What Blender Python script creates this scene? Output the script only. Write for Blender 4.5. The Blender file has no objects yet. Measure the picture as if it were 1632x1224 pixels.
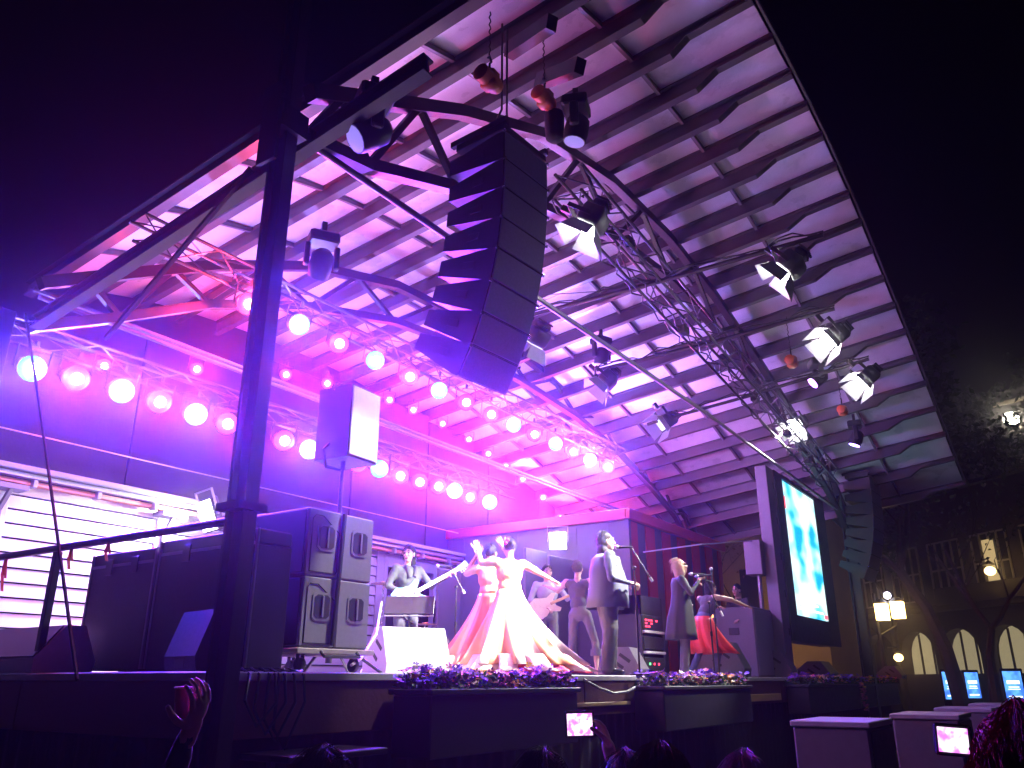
import bpy, bmesh, math, random
from mathutils import Vector, Matrix, Quaternion, noise
random.seed(7)
S = bpy.context.scene
COL = S.collection
R = math.radians

# ------------------------------------------------------------------ camera, world, exposure
EYE = 1.75                     # lens height above the ground
FL = 1.81                       # stage floor
FPX = 1300.0                   # focal length in pixels of the 1632 wide photograph
PITCH = math.atan(473 / FPX)
AZ = math.atan((1745 - 816) / (FPX / math.cos(PITCH)))   # stage front (world X) lies this far right of the view axis
cam = bpy.data.cameras.new('camera')
cam.sensor_width = 36.0
cam.lens = 36.0 * FPX / 1632
cam.clip_start = 0.05
cam.clip_end = 600
camo = bpy.data.objects.new('camera', cam)
COL.objects.link(camo)
camo.location = (0, 0, EYE)
camo.rotation_euler = (math.pi / 2 + PITCH, 0, AZ - math.pi / 2)
S.camera = camo

w = bpy.data.worlds.new('World')
S.world = w
w.use_nodes = True
nt = w.node_tree
sky = nt.nodes.new('ShaderNodeTexSky')
sky.sky_type = 'NISHITA'
sky.sun_disc = False
sky.sun_elevation = R(-6)
sky.sun_rotation = R(200)
bg = nt.nodes['Background']
nt.links.new(sky.outputs[0], bg.inputs[0])
bg.inputs[1].default_value = 0.15

S.view_settings.view_transform = 'Standard'
S.view_settings.look = 'None'
S.view_settings.exposure = 0.4
S.view_settings.gamma = 1.0
S.cycles.max_bounces = 6
S.cycles.diffuse_bounces = 3
S.cycles.glossy_bounces = 3
S.cycles.transmission_bounces = 4
S.cycles.volume_bounces = 0
S.cycles.use_denoising = True
S.cycles.caustics_reflective = False
S.cycles.caustics_refractive = False
S.cycles.sample_clamp_indirect = 4.0

# ------------------------------------------------------------------ helpers
CA, SA, CP, SP = math.cos(AZ), math.sin(AZ), math.cos(PITCH), math.sin(PITCH)


def P(px, py, x=None, y=None, z=None, d=None):
    """photo pixel + one known coordinate -> world point"""
    a = (px - 816) / FPX
    b = -(py - 612) / FPX
    f = CP - b * SP
    u = SP + b * CP
    X = a * SA + f * CA
    Y = -a * CA + f * SA
    if x is not None:
        k = x / X
    elif y is not None:
        k = y / Y
    elif z is not None:
        k = (z - EYE) / u
    else:
        k = d / math.hypot(X, Y)
    return Vector((X * k, Y * k, EYE + u * k))


MATS = {}


def M(name, col=(.5, .5, .5), rough=.6, metal=0.0, var=.18, scale=9.0, bump=.08, emis=None, es=0.0, spec=.5, sheen=0.0):
    if name in MATS:
        return MATS[name]
    m = bpy.data.materials.new(name)
    m.use_nodes = True
    t = m.node_tree
    b = t.nodes['Principled BSDF']
    tc = t.nodes.new('ShaderNodeTexCoord')
    n1 = t.nodes.new('ShaderNodeTexNoise')
    n1.inputs['Scale'].default_value = scale
    n1.inputs['Detail'].default_value = 6
    t.links.new(tc.outputs['Object'], n1.inputs['Vector'])
    mx = t.nodes.new('ShaderNodeMix')
    mx.data_type = 'RGBA'
    t.links.new(n1.outputs[0], mx.inputs[0])
    lo = [c * (1 - var) for c in col]
    hi = [min(1, c * (1 + var)) for c in col]
    mx.inputs[6].default_value = (*lo, 1)
    mx.inputs[7].default_value = (*hi, 1)
    t.links.new(mx.outputs[2], b.inputs['Base Color'])
    mr = t.nodes.new('ShaderNodeMapRange')
    t.links.new(n1.outputs[0], mr.inputs[0])
    mr.inputs[3].default_value = max(.05, rough - .12)
    mr.inputs[4].default_value = min(1, rough + .12)
    t.links.new(mr.outputs[0], b.inputs['Roughness'])
    b.inputs['Metallic'].default_value = metal
    b.inputs['Specular IOR Level'].default_value = spec
    if bump:
        n2 = t.nodes.new('ShaderNodeTexNoise')
        n2.inputs['Scale'].default_value = scale * 6
        n2.inputs['Detail'].default_value = 4
        t.links.new(tc.outputs['Object'], n2.inputs['Vector'])
        bp = t.nodes.new('ShaderNodeBump')
        bp.inputs['Strength'].default_value = bump
        bp.inputs['Distance'].default_value = .02
        t.links.new(n2.outputs[0], bp.inputs['Height'])
        t.links.new(bp.outputs[0], b.inputs['Normal'])
    if emis:
        b.inputs['Emission Color'].default_value = (*emis, 1)
        b.inputs['Emission Strength'].default_value = es
    MATS[name] = m
    return m


class MB:
    def __init__(s):
        s.v = []
        s.f = []
        s.m = []

    def add(s, vs, fs, mi=0):
        o = len(s.v)
        s.v += [Vector(p) for p in vs]
        s.f += [tuple(i + o for i in f) for f in fs]
        s.m += [mi] * len(fs)
        return s

    def box(s, p0, p1, mi=0):
        x0, y0, z0 = p0
        x1, y1, z1 = p1
        return s.add([(x0, y0, z0), (x1, y0, z0), (x1, y1, z0), (x0, y1, z0), (x0, y0, z1), (x1, y0, z1), (x1, y1, z1), (x0, y1, z1)],
                     [(0, 3, 2, 1), (4, 5, 6, 7), (0, 1, 5, 4), (1, 2, 6, 5), (2, 3, 7, 6), (3, 0, 4, 7)], mi)

    def bbox(s, p0, p1, b=.01, mi=0):
        """box with bevelled edges"""
        x0, y0, z0 = p0
        x1, y1, z1 = p1
        b = min(b, (x1 - x0) * .45, (y1 - y0) * .45, (z1 - z0) * .45)
        vs = []
        for zz, ins in ((z0, b), (z0 + b, 0), (z1 - b, 0), (z1, b)):
            ci = b
            for (cx, cy, dx, dy) in ((x0, y0, 1, 1), (x1, y0, -1, 1), (x1, y1, -1, -1), (x0, y1, 1, -1)):
                if dx * dy > 0:
                    vs += [(cx + dx * ins, cy + dy * (ci + ins), zz), (cx + dx * (ci + ins), cy + dy * ins, zz)]
                else:
                    vs += [(cx + dx * (ci + ins), cy + dy * ins, zz), (cx + dx * ins, cy + dy * (ci + ins), zz)]
        fs = [tuple(reversed(range(8))), tuple(range(24, 32))]
        for k in range(3):
            for i in range(8):
                j = (i + 1) % 8
                fs.append((k * 8 + i, k * 8 + j, k * 8 + 8 + j, k * 8 + 8 + i))
        return s.add(vs, fs, mi)

    def beam(s, a, b, wd, ht, up=(0, 0, 1), mi=0):
        a, b = Vector(a), Vector(b)
        d = (b - a).normalized()
        up = Vector(up)
        sd = d.cross(up)
        if sd.length < 1e-4:
            sd = d.cross(Vector((1, 0, 0)))
        sd.normalize()
        u = sd.cross(d).normalized()
        sd *= wd / 2
        u *= ht / 2
        return s.add([a - sd - u, a + sd - u, a + sd + u, a - sd + u, b - sd - u, b + sd - u, b + sd + u, b - sd + u],
                     [(0, 3, 2, 1), (4, 5, 6, 7), (0, 1, 5, 4), (1, 2, 6, 5), (2, 3, 7, 6), (3, 0, 4, 7)][::1], mi)

    def tube(s, pts, r, n=8, mi=0, cap=True):
        pts = [Vector(p) for p in pts]
        N = len(pts)
        rs = r if isinstance(r, (list, tuple)) else [r] * N
        ref = None
        vs = []
        for i, p in enumerate(pts):
            d = (pts[min(i + 1, N - 1)] - pts[max(i - 1, 0)])
            if d.length < 1e-9:
                d = Vector((0, 0, 1))
            d.normalize()
            if ref is None:
                ref = d.orthogonal().normalized()
            ref = (ref - d * ref.dot(d))
            if ref.length < 1e-5:
                ref = d.orthogonal()
            ref.normalize()
            q = d.cross(ref)
            for k in range(n):
                t = 2 * math.pi * k / n
                vs.append(p + (ref * math.cos(t) + q * math.sin(t)) * rs[i])
        fs = []
        for i in range(N - 1):
            for k in range(n):
                j = (k + 1) % n
                fs.append((i * n + k, i * n + j, i * n + n + j, i * n + n + k))
        if cap:
            fs.append(tuple(reversed(range(n))))
            fs.append(tuple(range((N - 1) * n, N * n)))
        return s.add(vs, fs, mi)

    def ell(s, c, r, n=12, m=8, rot=None, mi=0):
        c = Vector(c)
        r = (r, r, r) if isinstance(r, (int, float)) else r
        vs = [Vector((0, 0, -r[2]))]
        for i in range(1, m):
            a = math.pi * i / m - math.pi / 2
            for k in range(n):
                t = 2 * math.pi * k / n
                vs.append(Vector((math.cos(a) * math.cos(t) * r[0], math.cos(a) * math.sin(t) * r[1], math.sin(a) * r[2])))
        vs.append(Vector((0, 0, r[2])))
        if rot is not None:
            vs = [rot @ v for v in vs]
        vs = [v + c for v in vs]
        fs = [(0, 1 + (k + 1) % n, 1 + k) for k in range(n)]
        for i in range(m - 2):
            for k in range(n):
                j = (k + 1) % n
                fs.append((1 + i * n + k, 1 + i * n + j, 1 + i * n + n + j, 1 + i * n + n + k))
        L = len(vs) - 1
        o = 1 + (m - 2) * n
        fs += [(o + k, o + (k + 1) % n, L) for k in range(n)]
        return s.add(vs, fs, mi)

    def lathe(s, prof, n=16, c=(0, 0, 0), axis='Z', mi=0):
        """profile of (radius, height)"""
        c = Vector(c)
        vs = []
        for (r, h) in prof:
            for k in range(n):
                t = 2 * math.pi * k / n
                a, b = r * math.cos(t), r * math.sin(t)
                vs.append(c + (Vector((a, b, h)) if axis == 'Z' else Vector((a, -h, b)) if axis == '-Y' else Vector((h, a, b))))
        fs = []
        for i in range(len(prof) - 1):
            for k in range(n):
                j = (k + 1) % n
                fs.append((i * n + k, i * n + j, i * n + n + j, i * n + n + k))
        fs.append(tuple(reversed(range(n))))
        fs.append(tuple(range((len(prof) - 1) * n, len(prof) * n)))
        return s.add(vs, fs, mi)

    def prism(s, prof, a0, a1, axis='X', mi=0):
        """closed 2D profile extruded along an axis; profile axes are (Y,Z) for X, (X,Z) for Y, (X,Y) for Z"""
        n = len(prof)
        vs = []
        for a in (a0, a1):
            for (p, q) in prof:
                vs.append((a, p, q) if axis == 'X' else (p, a, q) if axis == 'Y' else (p, q, a))
        fs = [tuple(reversed(range(n))), tuple(range(n, 2 * n))]
        for i in range(n):
            j = (i + 1) % n
            fs.append((i, j, n + j, n + i))
        return s.add(vs, fs, mi)

    def tr(s, mat):
        s.v = [mat @ v for v in s.v]
        return s

    def mesh(s, name, mats, smooth=False, inv=None):
        me = bpy.data.meshes.new(name)
        vs = [inv @ v for v in s.v] if inv is not None else s.v
        me.from_pydata([tuple(v) for v in vs], [], s.f)
        mats = mats if isinstance(mats, (list, tuple)) else [mats]
        for mm in mats:
            me.materials.append(mm)
        if len(mats) > 1:
            me.polygons.foreach_set('material_index', s.m)
        bm = bmesh.new()
        bm.from_mesh(me)
        bmesh.ops.recalc_face_normals(bm, faces=bm.faces)
        bm.to_mesh(me)
        bm.free()
        if smooth:
            me.polygons.foreach_set('use_smooth', [True] * len(me.polygons))
            try:
                me.set_sharp_from_angle(angle=R(50))
            except Exception:
                pass
        return me


def obj(name, data, parent=None, kind=None):
    o = bpy.data.objects.new(name, data)
    COL.objects.link(o)
    if parent is not None:
        o.parent = parent
    if kind:
        o['kind'] = kind
    return o


def tag(o, label, cat, group=None):
    o['label'] = label
    o['category'] = cat
    if group:
        o['group'] = group
    return o


def thing(name, label, cat, loc=(0, 0, 0), rz=0.0, group=None, rot=None):
    o = obj(name, None)
    o.empty_display_size = .1
    m = Matrix.Translation(Vector(loc)) @ (rot.to_4x4() if rot is not None else Matrix.Rotation(rz, 4, 'Z'))
    o.matrix_world = m
    o['_m'] = [list(r) for r in m]
    return tag(o, label, cat, group)


def wm(o):
    m = Matrix(o['_m']) if '_m' in o else Matrix.Identity(4)
    return m


def part(t, name, mb, mat, world=False, smooth=False, kind=None):
    """mesh child; world=True: vertices are world coordinates"""
    root = t if '_m' in t else t.parent
    me = mb.mesh(name, mat, smooth, wm(root).inverted() if world else None)
    return obj(name, me, t, kind)


def solo(name, mb, mat, label, cat, group=None, smooth=False, kind=None):
    """a thing that is one mesh, vertices in world coordinates, origin at its base"""
    xs = [v.x for v in mb.v]
    ys = [v.y for v in mb.v]
    zs = [v.z for v in mb.v]
    c = Vector(((min(xs) + max(xs)) / 2, (min(ys) + max(ys)) / 2, min(zs)))
    o = obj(name, mb.mesh(name, mat, smooth, Matrix.Translation(-c)))
    o.location = c
    if kind:
        o['kind'] = kind
    if label:
        tag(o, label, cat, group)
    return o


def clone(root, m, label=None, group=None):
    r = root.copy()
    COL.objects.link(r)
    r.matrix_world = m
    r['_m'] = [list(x) for x in m]
    if label:
        r['label'] = label
    if group:
        r['group'] = group
    for ch in list(root.children):
        c = ch.copy()
        COL.objects.link(c)
        c.parent = r
        if c.type == 'LIGHT':
            c.data = ch.data.copy()
        for g in ch.children:
            d = g.copy()
            COL.objects.link(d)
            d.parent = c
    return r


def look(loc, target, up=(0, 0, 1)):
    """matrix whose local -Y axis points at target"""
    loc = Vector(loc)
    d = (Vector(target) - loc).normalized()
    y = -d
    x = y.cross(Vector(up))
    if x.length < 1e-4:
        x = Vector((1, 0, 0))
    x.normalize()
    z = x.cross(y)
    return Matrix.Translation(loc) @ Matrix((x, y, z)).transposed().to_4x4()


def lamp(parent, kind, loc, color, power, size=.05, angle=90, blend=.6, aim=None):
    l = bpy.data.lights.new('light', kind)
    l.color = color
    l.energy = power
    l.shadow_soft_size = size
    if kind == 'SPOT':
        l.spot_size = R(angle)
        l.spot_blend = blend
    o = obj('light', l, parent)
    o.location = loc
    if kind == 'SPOT':      # spot shines down local -Z; turn it to local -Y of the fixture
        o.rotation_euler = (R(-90), 0, 0) if aim is None else aim
    return o


# ------------------------------------------------------------------ materials
BLACK = M('black_paint', (.018, .018, .02), .5, 0, .3, 12, .05)
STEEL = M('dark_steel', (.038, .034, .038), .42, .5, .25, 14, .06)
PURLIN = M('painted_purlin', (.075, .065, .075), .4, .1, .25, 5, .05)
ALU = M('aluminium', (.5, .5, .52), .35, .85, .12, 20, .04)
SHEET = M('white_roof_sheet', (.70, .69, .72), .30, 0, .27, 2.4, .25)
BATTEN = M('roof_batten', (.16, .13, .15), .5, 0, .2, 8, .04)
GRILLE = M('grey_grille', (.26, .26, .28), .62, .1, .2, 40, .35)
CAB = M('black_cabinet', (.014, .014, .017), .55, 0, .25, 30, .2)
CABG = M('grey_cabinet', (.16, .155, .17), .6, 0, .18, 30, .2)
CHROME = M('bright_pin', (.8, .8, .8), .25, .9, .05, 30, 0)
RUBBER = M('black_cable', (.02, .02, .022), .5, 0, .2, 20, .02)
GREYCABLE = M('grey_cable', (.38, .37, .38), .5, 0, .2, 20, .02)
DECK = M('stage_deck', (.45, .42, .43), .45, 0, .3, 3, .1)
EDGE = M('deck_edge', (.55, .52, .55), .5, 0, .15, 10, .05)
FASCIA = M('red_brown_fascia', (.10, .035, .035), .6, 0, .3, 4, .12)
SKIRT = M('black_skirt_cloth', (.02, .017, .022), .9, 0, .3, 6, .2)
WOODLIT = M('wood_and_lit_strip', (.55, .36, .17), .6, 0, .2, 9, .1)  # wood tone; also stands in for orange light on the fascia
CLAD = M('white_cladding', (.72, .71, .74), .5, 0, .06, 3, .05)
CLADG = M('grey_and_shaded_cladding', (.20, .195, .225), .5, 0, .08, 3, .05)  # grey of the frames; also weaker light painted on the far boards
DARKWALL = M('dark_back_wall', (.006, .006, .009), .8, 0, .3, 4, .1)
COPPER = M('copper_rail', (.55, .25, .13), .4, .3, .2, 12, .05)
REDP = M('red_paint', (.42, .03, .045), .5, 0, .15, 5, .05)
CONT = M('dark_container', (.10, .10, .12), .55, 0, .15, 5, .06)
ORANGE = M('orange_hoist', (.8, .17, .04), .45, 0, .15, 12, .05)

# ------------------------------------------------------------------ setting: ground
g = MB()
n = 24
for i in range(n + 1):
    for j in range(n + 1):
        x = -60 + 220 * i / n
        y = -80 + 220 * j / n
        g.v.append(Vector((x, y, 0)))
for i in range(n):
    for j in range(n):
        a = i * (n + 1) + j
        g.f.append((a, a + n + 1, a + n + 2, a + 1))
        g.m.append(0)
ground = obj('ground', g.mesh('ground', M('lawn_ground', (.035, .045, .028), .9, 0, .5, 1.2, .6)), None, 'structure')

# ------------------------------------------------------------------ stage
SX0, SX1, SY0, SY1 = 3.6, 26.0, 4.7, 12.2
stage = thing('stage', 'long raised stage deck with red brown fascia and black skirt', 'stage', (SX0, SY0, 0))
# deck boards run along the front
yb = SY0
while yb < SY1 - .01:
    part(stage, 'deck_board', MB().bbox((SX0, yb + .004, FL - .05), (SX1, min(yb + 1.246, SY1), FL), .004), DECK, True)
    yb += 1.25
part(stage, 'deck_edge', MB().bbox((SX0 - .03, SY0 - .035, FL - .06), (SX1, SY0 - .001, FL - .004), .006), EDGE, True)
part(stage, 'deck_edge', MB().bbox((SX0 - .035, SY0 + .002, FL - .06), (SX0 - .001, SY1, FL - .004), .006), EDGE, True)
x = SX0
while x < SX1 - .1:
    x2 = min(x + 2.4, SX1)
    part(stage, 'fascia_board', MB().bbox((x + .005, SY0 - .02, FL - .42), (x2 - .005, SY0 + .02, FL - .062), .006), FASCIA, True)
    x = x2
y = SY0 + .03
while y < SY1 - .1:
    y2 = min(y + 2.4, SY1)
    part(stage, 'fascia_board', MB().bbox((SX0 - .02, y + .005, FL - .42), (SX0 + .02, y2 - .005, FL - .062), .006), FASCIA, True)
    y = y2


def cloth_strip(a, b, z0, z1, amp=.03, wl=.22):
    """pleated hanging cloth between two points"""
    a, b = Vector(a), Vector(b)
    L = (b - a).length
    d = (b - a) / L
    nrm = Vector((-d.y, d.x, 0))
    nn = max(8, int(L / wl * 6))
    mb = MB()
    for i in range(nn + 1):
        t = i / nn * L
        o = math.sin(t / wl * 2 * math.pi + math.sin(t * 1.3) * 1.5) * amp
        for k, zz in enumerate((z0, (z0 + z1) / 2, z1)):
            p = a + d * t + nrm * (o * (1 - .35 * k))
            mb.v.append(Vector((p.x, p.y, zz)))
    for i in range(nn):
        for k in range(2):
            q = i * 3 + k
            mb.f.append((q, q + 3, q + 4, q + 1))
            mb.m.append(0)
    return mb


part(stage, 'skirt', cloth_strip((SX0 + .1, SY0 + .12, 0), (SX1, SY0 + .12, 0), .01, FL - .43), SKIRT, True, True)
part(stage, 'skirt', cloth_strip((SX0 + .12, SY1, 0), (SX0 + .12, SY0 + .12, 0), .01, FL - .43), SKIRT, True, True)
# orange-lit strips of fascia, put in as wood-coloured boards between the planters
for (xa, xb, ya, yc) in ((908, 1003, 1117, 1128), (1188, 1243, 1105, 1119)):
    a = P(xa, yc, y=SY0 - .04)
    b = P(xb, ya, y=SY0 - .04)
    part(stage, 'lit_strip_board', MB().bbox((a.x, SY0 - .06, a.z), (b.x, SY0 - .025, b.z), .006), WOODLIT, True)
# steps / low platform at the corner by the post
t = thing('side_step', 'low dark step beside the stage corner post', 'step', (4.0, 4.3, 0))
part(t, 'tread', MB().bbox((-.2, -.1, 1.27), (.7, .38, 1.31), .006), STEEL)
for sx in (-.17, .63):
    part(t, 'leg', MB().bbox((sx, .1, 0), (sx + .04, .14, 1.27), .004), STEEL)

# ------------------------------------------------------------------ back wall with louvred cladding
WY = 11.0
EAVE = EYE + 2.55
wall = thing('louvred_wall', 'pale horizontal board wall with copper rail under its eave behind the stage', 'wall', (4, WY, FL))
bays = [(2.2, 4.75), (4.87, 7.05), (7.17, 9.4), (9.52, 11.75)]
zb = FL + .02
nb = 0
for (xa, xb) in bays:
    zb = FL + .02
    while zb < EAVE - .26:
        zt = zb + .172
        cm = CLAD if xb < 9.0 else CLADG  # same boards throughout; far bays painted greyer for weaker light
        prof = [(WY + .02, zb), (WY - .035, zb), (WY - .012, zt - .012), (WY + .02, zt - .012)]
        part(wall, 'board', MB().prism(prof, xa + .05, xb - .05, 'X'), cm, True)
        zb += .18
for (xa, xb) in zip([2.2] + [b[1] for b in bays], [b[0] for b in bays] + [11.9]):
    part(wall, 'pilaster', MB().bbox((xa - .05, WY - .045, FL + .002), (xb + .05, WY + .04, EAVE - .2), .008), CLAD if xb < 9 else CLADG, True)  # far pilasters carry the same painted shade
part(wall, 'backing', MB().box((2.2, WY + .03, FL + .002), (11.9, WY + .08, EAVE - .1)), DARKWALL, True)
# doorway bay, grey frame, dark opening
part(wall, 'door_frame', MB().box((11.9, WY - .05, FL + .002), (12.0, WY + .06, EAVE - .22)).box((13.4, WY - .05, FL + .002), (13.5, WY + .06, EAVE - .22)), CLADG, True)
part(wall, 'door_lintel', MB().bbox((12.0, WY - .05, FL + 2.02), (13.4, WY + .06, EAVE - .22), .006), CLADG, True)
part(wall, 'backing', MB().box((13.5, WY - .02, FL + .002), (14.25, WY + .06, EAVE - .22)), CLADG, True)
for z0, z1, yy, mt in ((EAVE - .20, EAVE - .14, .16, COPPER), (EAVE - .12, EAVE - .06, .22, ALU), (EAVE - .05, EAVE + .02, .28, CLADG)):
    part(wall, 'eave_rail', MB().bbox((2.0, WY - yy, z0), (14.2, WY - yy + .1, z1), .008), mt, True)
for i in range(14):
    part(wall, 'rail_bracket', MB().bbox((2.5 + i * .86, WY - .24, EAVE - .23), (2.55 + i * .86, WY - .1, EAVE - .135), .004), ALU, True)
for xa in (4.81, 7.11, 9.46):
    m = MB().beam((xa, WY - .05, EAVE - .95), (xa, WY - .05, EAVE - .45), .07, .05)
    m.beam((xa, WY - .05, EAVE - .55), (xa + .02, WY - .26, EAVE - .25), .05, .05).box((xa - .2, WY - .3, EAVE - .3), (xa + .2, WY - .04, EAVE - .24))
    part(wall, 'corbel', m, CLADG, True)

backw = thing('dark_back_wall', 'dark plain wall rising above the louvred wall to the roof', 'wall', (10, 11.35, 0))
for i in range(9):
    xa = 2.0 + i * 2.3
    part(backw, 'wall_panel', MB().bbox((xa + .01, 11.3, 0), (xa + 2.29, 11.38, EYE + 3.5 + 2.1 * math.sin(math.pi * (i + .5) / 9)), .01), DARKWALL, True)

# ------------------------------------------------------------------ roof
RX = [5.0, 5.8, 6.6, 7.4, 8.2, 8.97, 9.73, 10.5, 11.28, 12.02, 12.78, 13.54, 14.36, 15.2, 16.1, 17.0, 17.95, 18.95, 20.0, 21.1, 22.46]
RZ = [6.73, 6.95, 7.12, 7.24, 7.30, 7.34, 7.35, 7.34, 7.29, 7.20, 7.08, 6.93, 6.74, 6.55, 6.35, 6.11, 5.85, 5.57, 5.26, 4.94, 4.61]
RF, RB, RS = 1.75, 11.9, -.12


def roofz(x, y):
    for i in range(len(RX) - 1):
        if x <= RX[i + 1] or i == len(RX) - 2:
            t = (x - RX[i]) / (RX[i + 1] - RX[i])
            return EYE + RZ[i] + (RZ[i + 1] - RZ[i]) * t + RS * (y - RF)


roof = thing('stage_roof', 'arched stage roof of pale sheets on dark purlins with steel posts and trusses', 'roof', (13, 6, 0))
rows = [RF, 3.2, 4.65, 6.1, 7.55, 9.0, 10.45, RB]
for i in range(len(RX) - 1):
    for j in range(len(rows) - 1):
        xa, xb, ya, yb = RX[i] + .01, RX[i + 1] - .01, rows[j] + .012, rows[j + 1] - .012
        mb = MB()
        nx, ny = 3, 4
        sag = random.uniform(.008, .03)
        for a in range(nx + 1):
            for b in range(ny + 1):
                u, v = a / nx, b / ny
                xx, yy = xa + (xb - xa) * u, ya + (yb - ya) * v
                zz = roofz(xx, yy) - sag * math.sin(math.pi * u) * math.sin(math.pi * v) + .006 * noise.noise((xx * 1.7, yy * 1.7, i))
                mb.v.append(Vector((xx, yy, zz)))
        for a in range(nx):
            for b in range(ny):
                q = a * (ny + 1) + b
                mb.f.append((q, q + ny + 1, q + ny + 2, q + 1))
                mb.m.append(0)
        # thickness
        o = len(mb.v)
        nv = [v + Vector((0, 0, .03)) for v in mb.v]
        nf = [tuple(k + o for k in f) for f in mb.f]
        ring = [a * (ny + 1) for a in range(nx + 1)] + [nx * (ny + 1) + b for b in range(1, ny + 1)] + [a * (ny + 1) + ny for a in range(nx - 1, -1, -1)] + [b for b in range(ny - 1, 0, -1)]
        mb.v += nv
        mb.f += nf + [(ring[k], ring[(k + 1) % len(ring)], ring[(k + 1) % len(ring)] + o, ring[k] + o) for k in range(len(ring))]
        mb.m = [0] * len(mb.f)
        part(roof, 'roof_panel', mb, SHEET, True, True)
# purlins: I section, tapered towards the front edge
for i, x in enumerate(RX):
    zt = lambda yy: roofz(x, yy) - .006
    wd = .055 if 0 < i < len(RX) - 1 else .07
    dp = .25 if 0 < i < len(RX) - 1 else .22
    st = [(RF - .02, .105), (2.45 + random.uniform(-.05, .05), .115), (2.72, dp), (RB, dp)]
    mb = MB()
    vs = []
    for (yy, h) in st:
        z0 = zt(yy)
        for (ox, oz) in ((-wd, 0), (wd, 0), (wd, -.02), (.012, -.03), (.012, -h + .03), (wd, -h + .018), (wd, -h), (-wd, -h), (-wd, -h + .018), (-.012, -h + .03), (-.012, -.03), (-wd, -.02)):
            vs.append((x + ox, yy, z0 + oz))
    nprof = 12
    fs = [tuple(range(nprof)), tuple(range(3 * nprof, 4 * nprof))]
    for k in range(3):
        for q in range(nprof):
            r2 = (q + 1) % nprof
            fs.append((k * nprof + q, k * nprof + r2, (k + 1) * nprof + r2, (k + 1) * nprof + q))
    mb.add(vs, fs)
    part(roof, 'purlin', mb, PURLIN, True)
for j in range(1, len(rows) - 1):
    for i in range(len(RX) - 1):
        yy = rows[j]
        a = Vector((RX[i] + .06, yy, roofz(RX[i], yy) - .05))
        b = Vector((RX[i + 1] - .06, yy, roofz(RX[i + 1], yy) - .05))
        part(roof, 'batten', MB().beam(a, b, .045, .07), BATTEN, True)
for i in range(len(RX) - 1):
    a = Vector((RX[i], RF - .05, roofz(RX[i], RF) - .03))
    b = Vector((RX[i + 1], RF - .05, roofz(RX[i + 1], RF) - .03))
    part(roof, 'edge_trim', MB().beam(a, b, .03, .06), PURLIN, True)


def arch(yy, xs, bot, top, wch=.12, name='arch_truss'):
    at = obj(name, None, roof)
    nn = len(xs)
    for (lab, zz, hh) in (('bottom_chord', bot, .11), ('top_chord', top, .13)):
        mb = MB()
        for i in range(nn - 1):
            mb.beam((xs[i], yy, EYE + zz[i]), (xs[i + 1], yy, EYE + zz[i + 1]), wch, hh, (0, 1, 0) if False else (0, 0, 1))
        part_in(at, lab, mb, STEEL)
    k = 0
    for i in range(nn - 1):
        for (p, q) in (((xs[i], bot[i]), ((xs[i] + xs[i + 1]) / 2, (top[i] + top[i + 1]) / 2)), (((xs[i] + xs[i + 1]) / 2, (top[i] + top[i + 1]) / 2), (xs[i + 1], bot[i + 1]))):
            part_in(at, 'web_bar', MB().beam((p[0], yy, EYE + p[1]), (q[0], yy, EYE + q[1]), .06, .06, (0, 1, 0)), STEEL)
    return at


def part_in(p, name, mb, mat, smooth=False):
    me = mb.mesh(name, mat, smooth, wm(roof).inverted())
    return obj(name, me, p)


A1 = 4.35
ax = [3.55, 4.25, 5.5, 7.1, 9.0, 11, 13, 15, 17, 19, 20.4, 21.3]
ab = [4.03, 4.16, 4.62, 5.25, 5.75, 5.95, 5.8, 5.42, 4.98, 4.42, 3.95, 3.4]
at_ = [4.45, 4.85, 5.55, 6.28, 6.68, 6.74, 6.5, 6.05, 5.56, 5.02, 4.55, 4.0]
arch(A1, ax, ab, at_)
A2 = 8.35
ax2 = [3.6, 4.5, 5.6, 7.2, 9, 11, 13, 15, 17, 18.7, 20.1, 21.3, 22.1]
ab2 = [3.4, 3.85, 4.45, 5.05, 5.5, 5.7, 5.6, 5.45, 5.1, 4.6, 4.1, 3.3, 2.3]
at2 = [3.9, 4.4, 5.0, 5.7, 6.15, 6.25, 6.15, 5.9, 5.55, 5.15, 4.6, 3.9, 2.8]
arch(A2, ax2, ab2, at2)
# left side beams along the depth of the stage
for (z0, hh) in ((4.28, .22),):
    a = P(683, 92, x=3.62)
    b = P(60, 505, x=3.62)
    mb = MB().beam(a, b, .11, .02, (0, 0, 1))
    mb.beam(a - Vector((0, 0, .13)), b - Vector((0, 0, .13)), .11, .02).beam(a - Vector((0, 0, .065)), b - Vector((0, 0, .065)), .02, .11)
    part(roof, 'side_beam', mb, STEEL, True)
# H-section posts with bolted plates


def post(x, y, ztop, wd=.27, dp=.25, rz=0.0, z0=0.0):
    mb = MB()
    for s in (-1, 1):
        mb.bbox((-wd / 2, s * dp / 2 - .014, 0), (wd / 2, s * dp / 2 + .014, ztop - z0), .004)
    mb.box((-.012, -dp / 2 + .015, 0), (.012, dp / 2 - .015, ztop - z0))
    mb.box((-wd / 2 - .09, -dp / 2 - .09, 0), (wd / 2 + .09, dp / 2 + .09, .03))
    mb.tr(Matrix.Translation((x, y, z0)) @ Matrix.Rotation(rz, 4, 'Z'))
    return part(roof, 'post', mb, STEEL, True)


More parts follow.
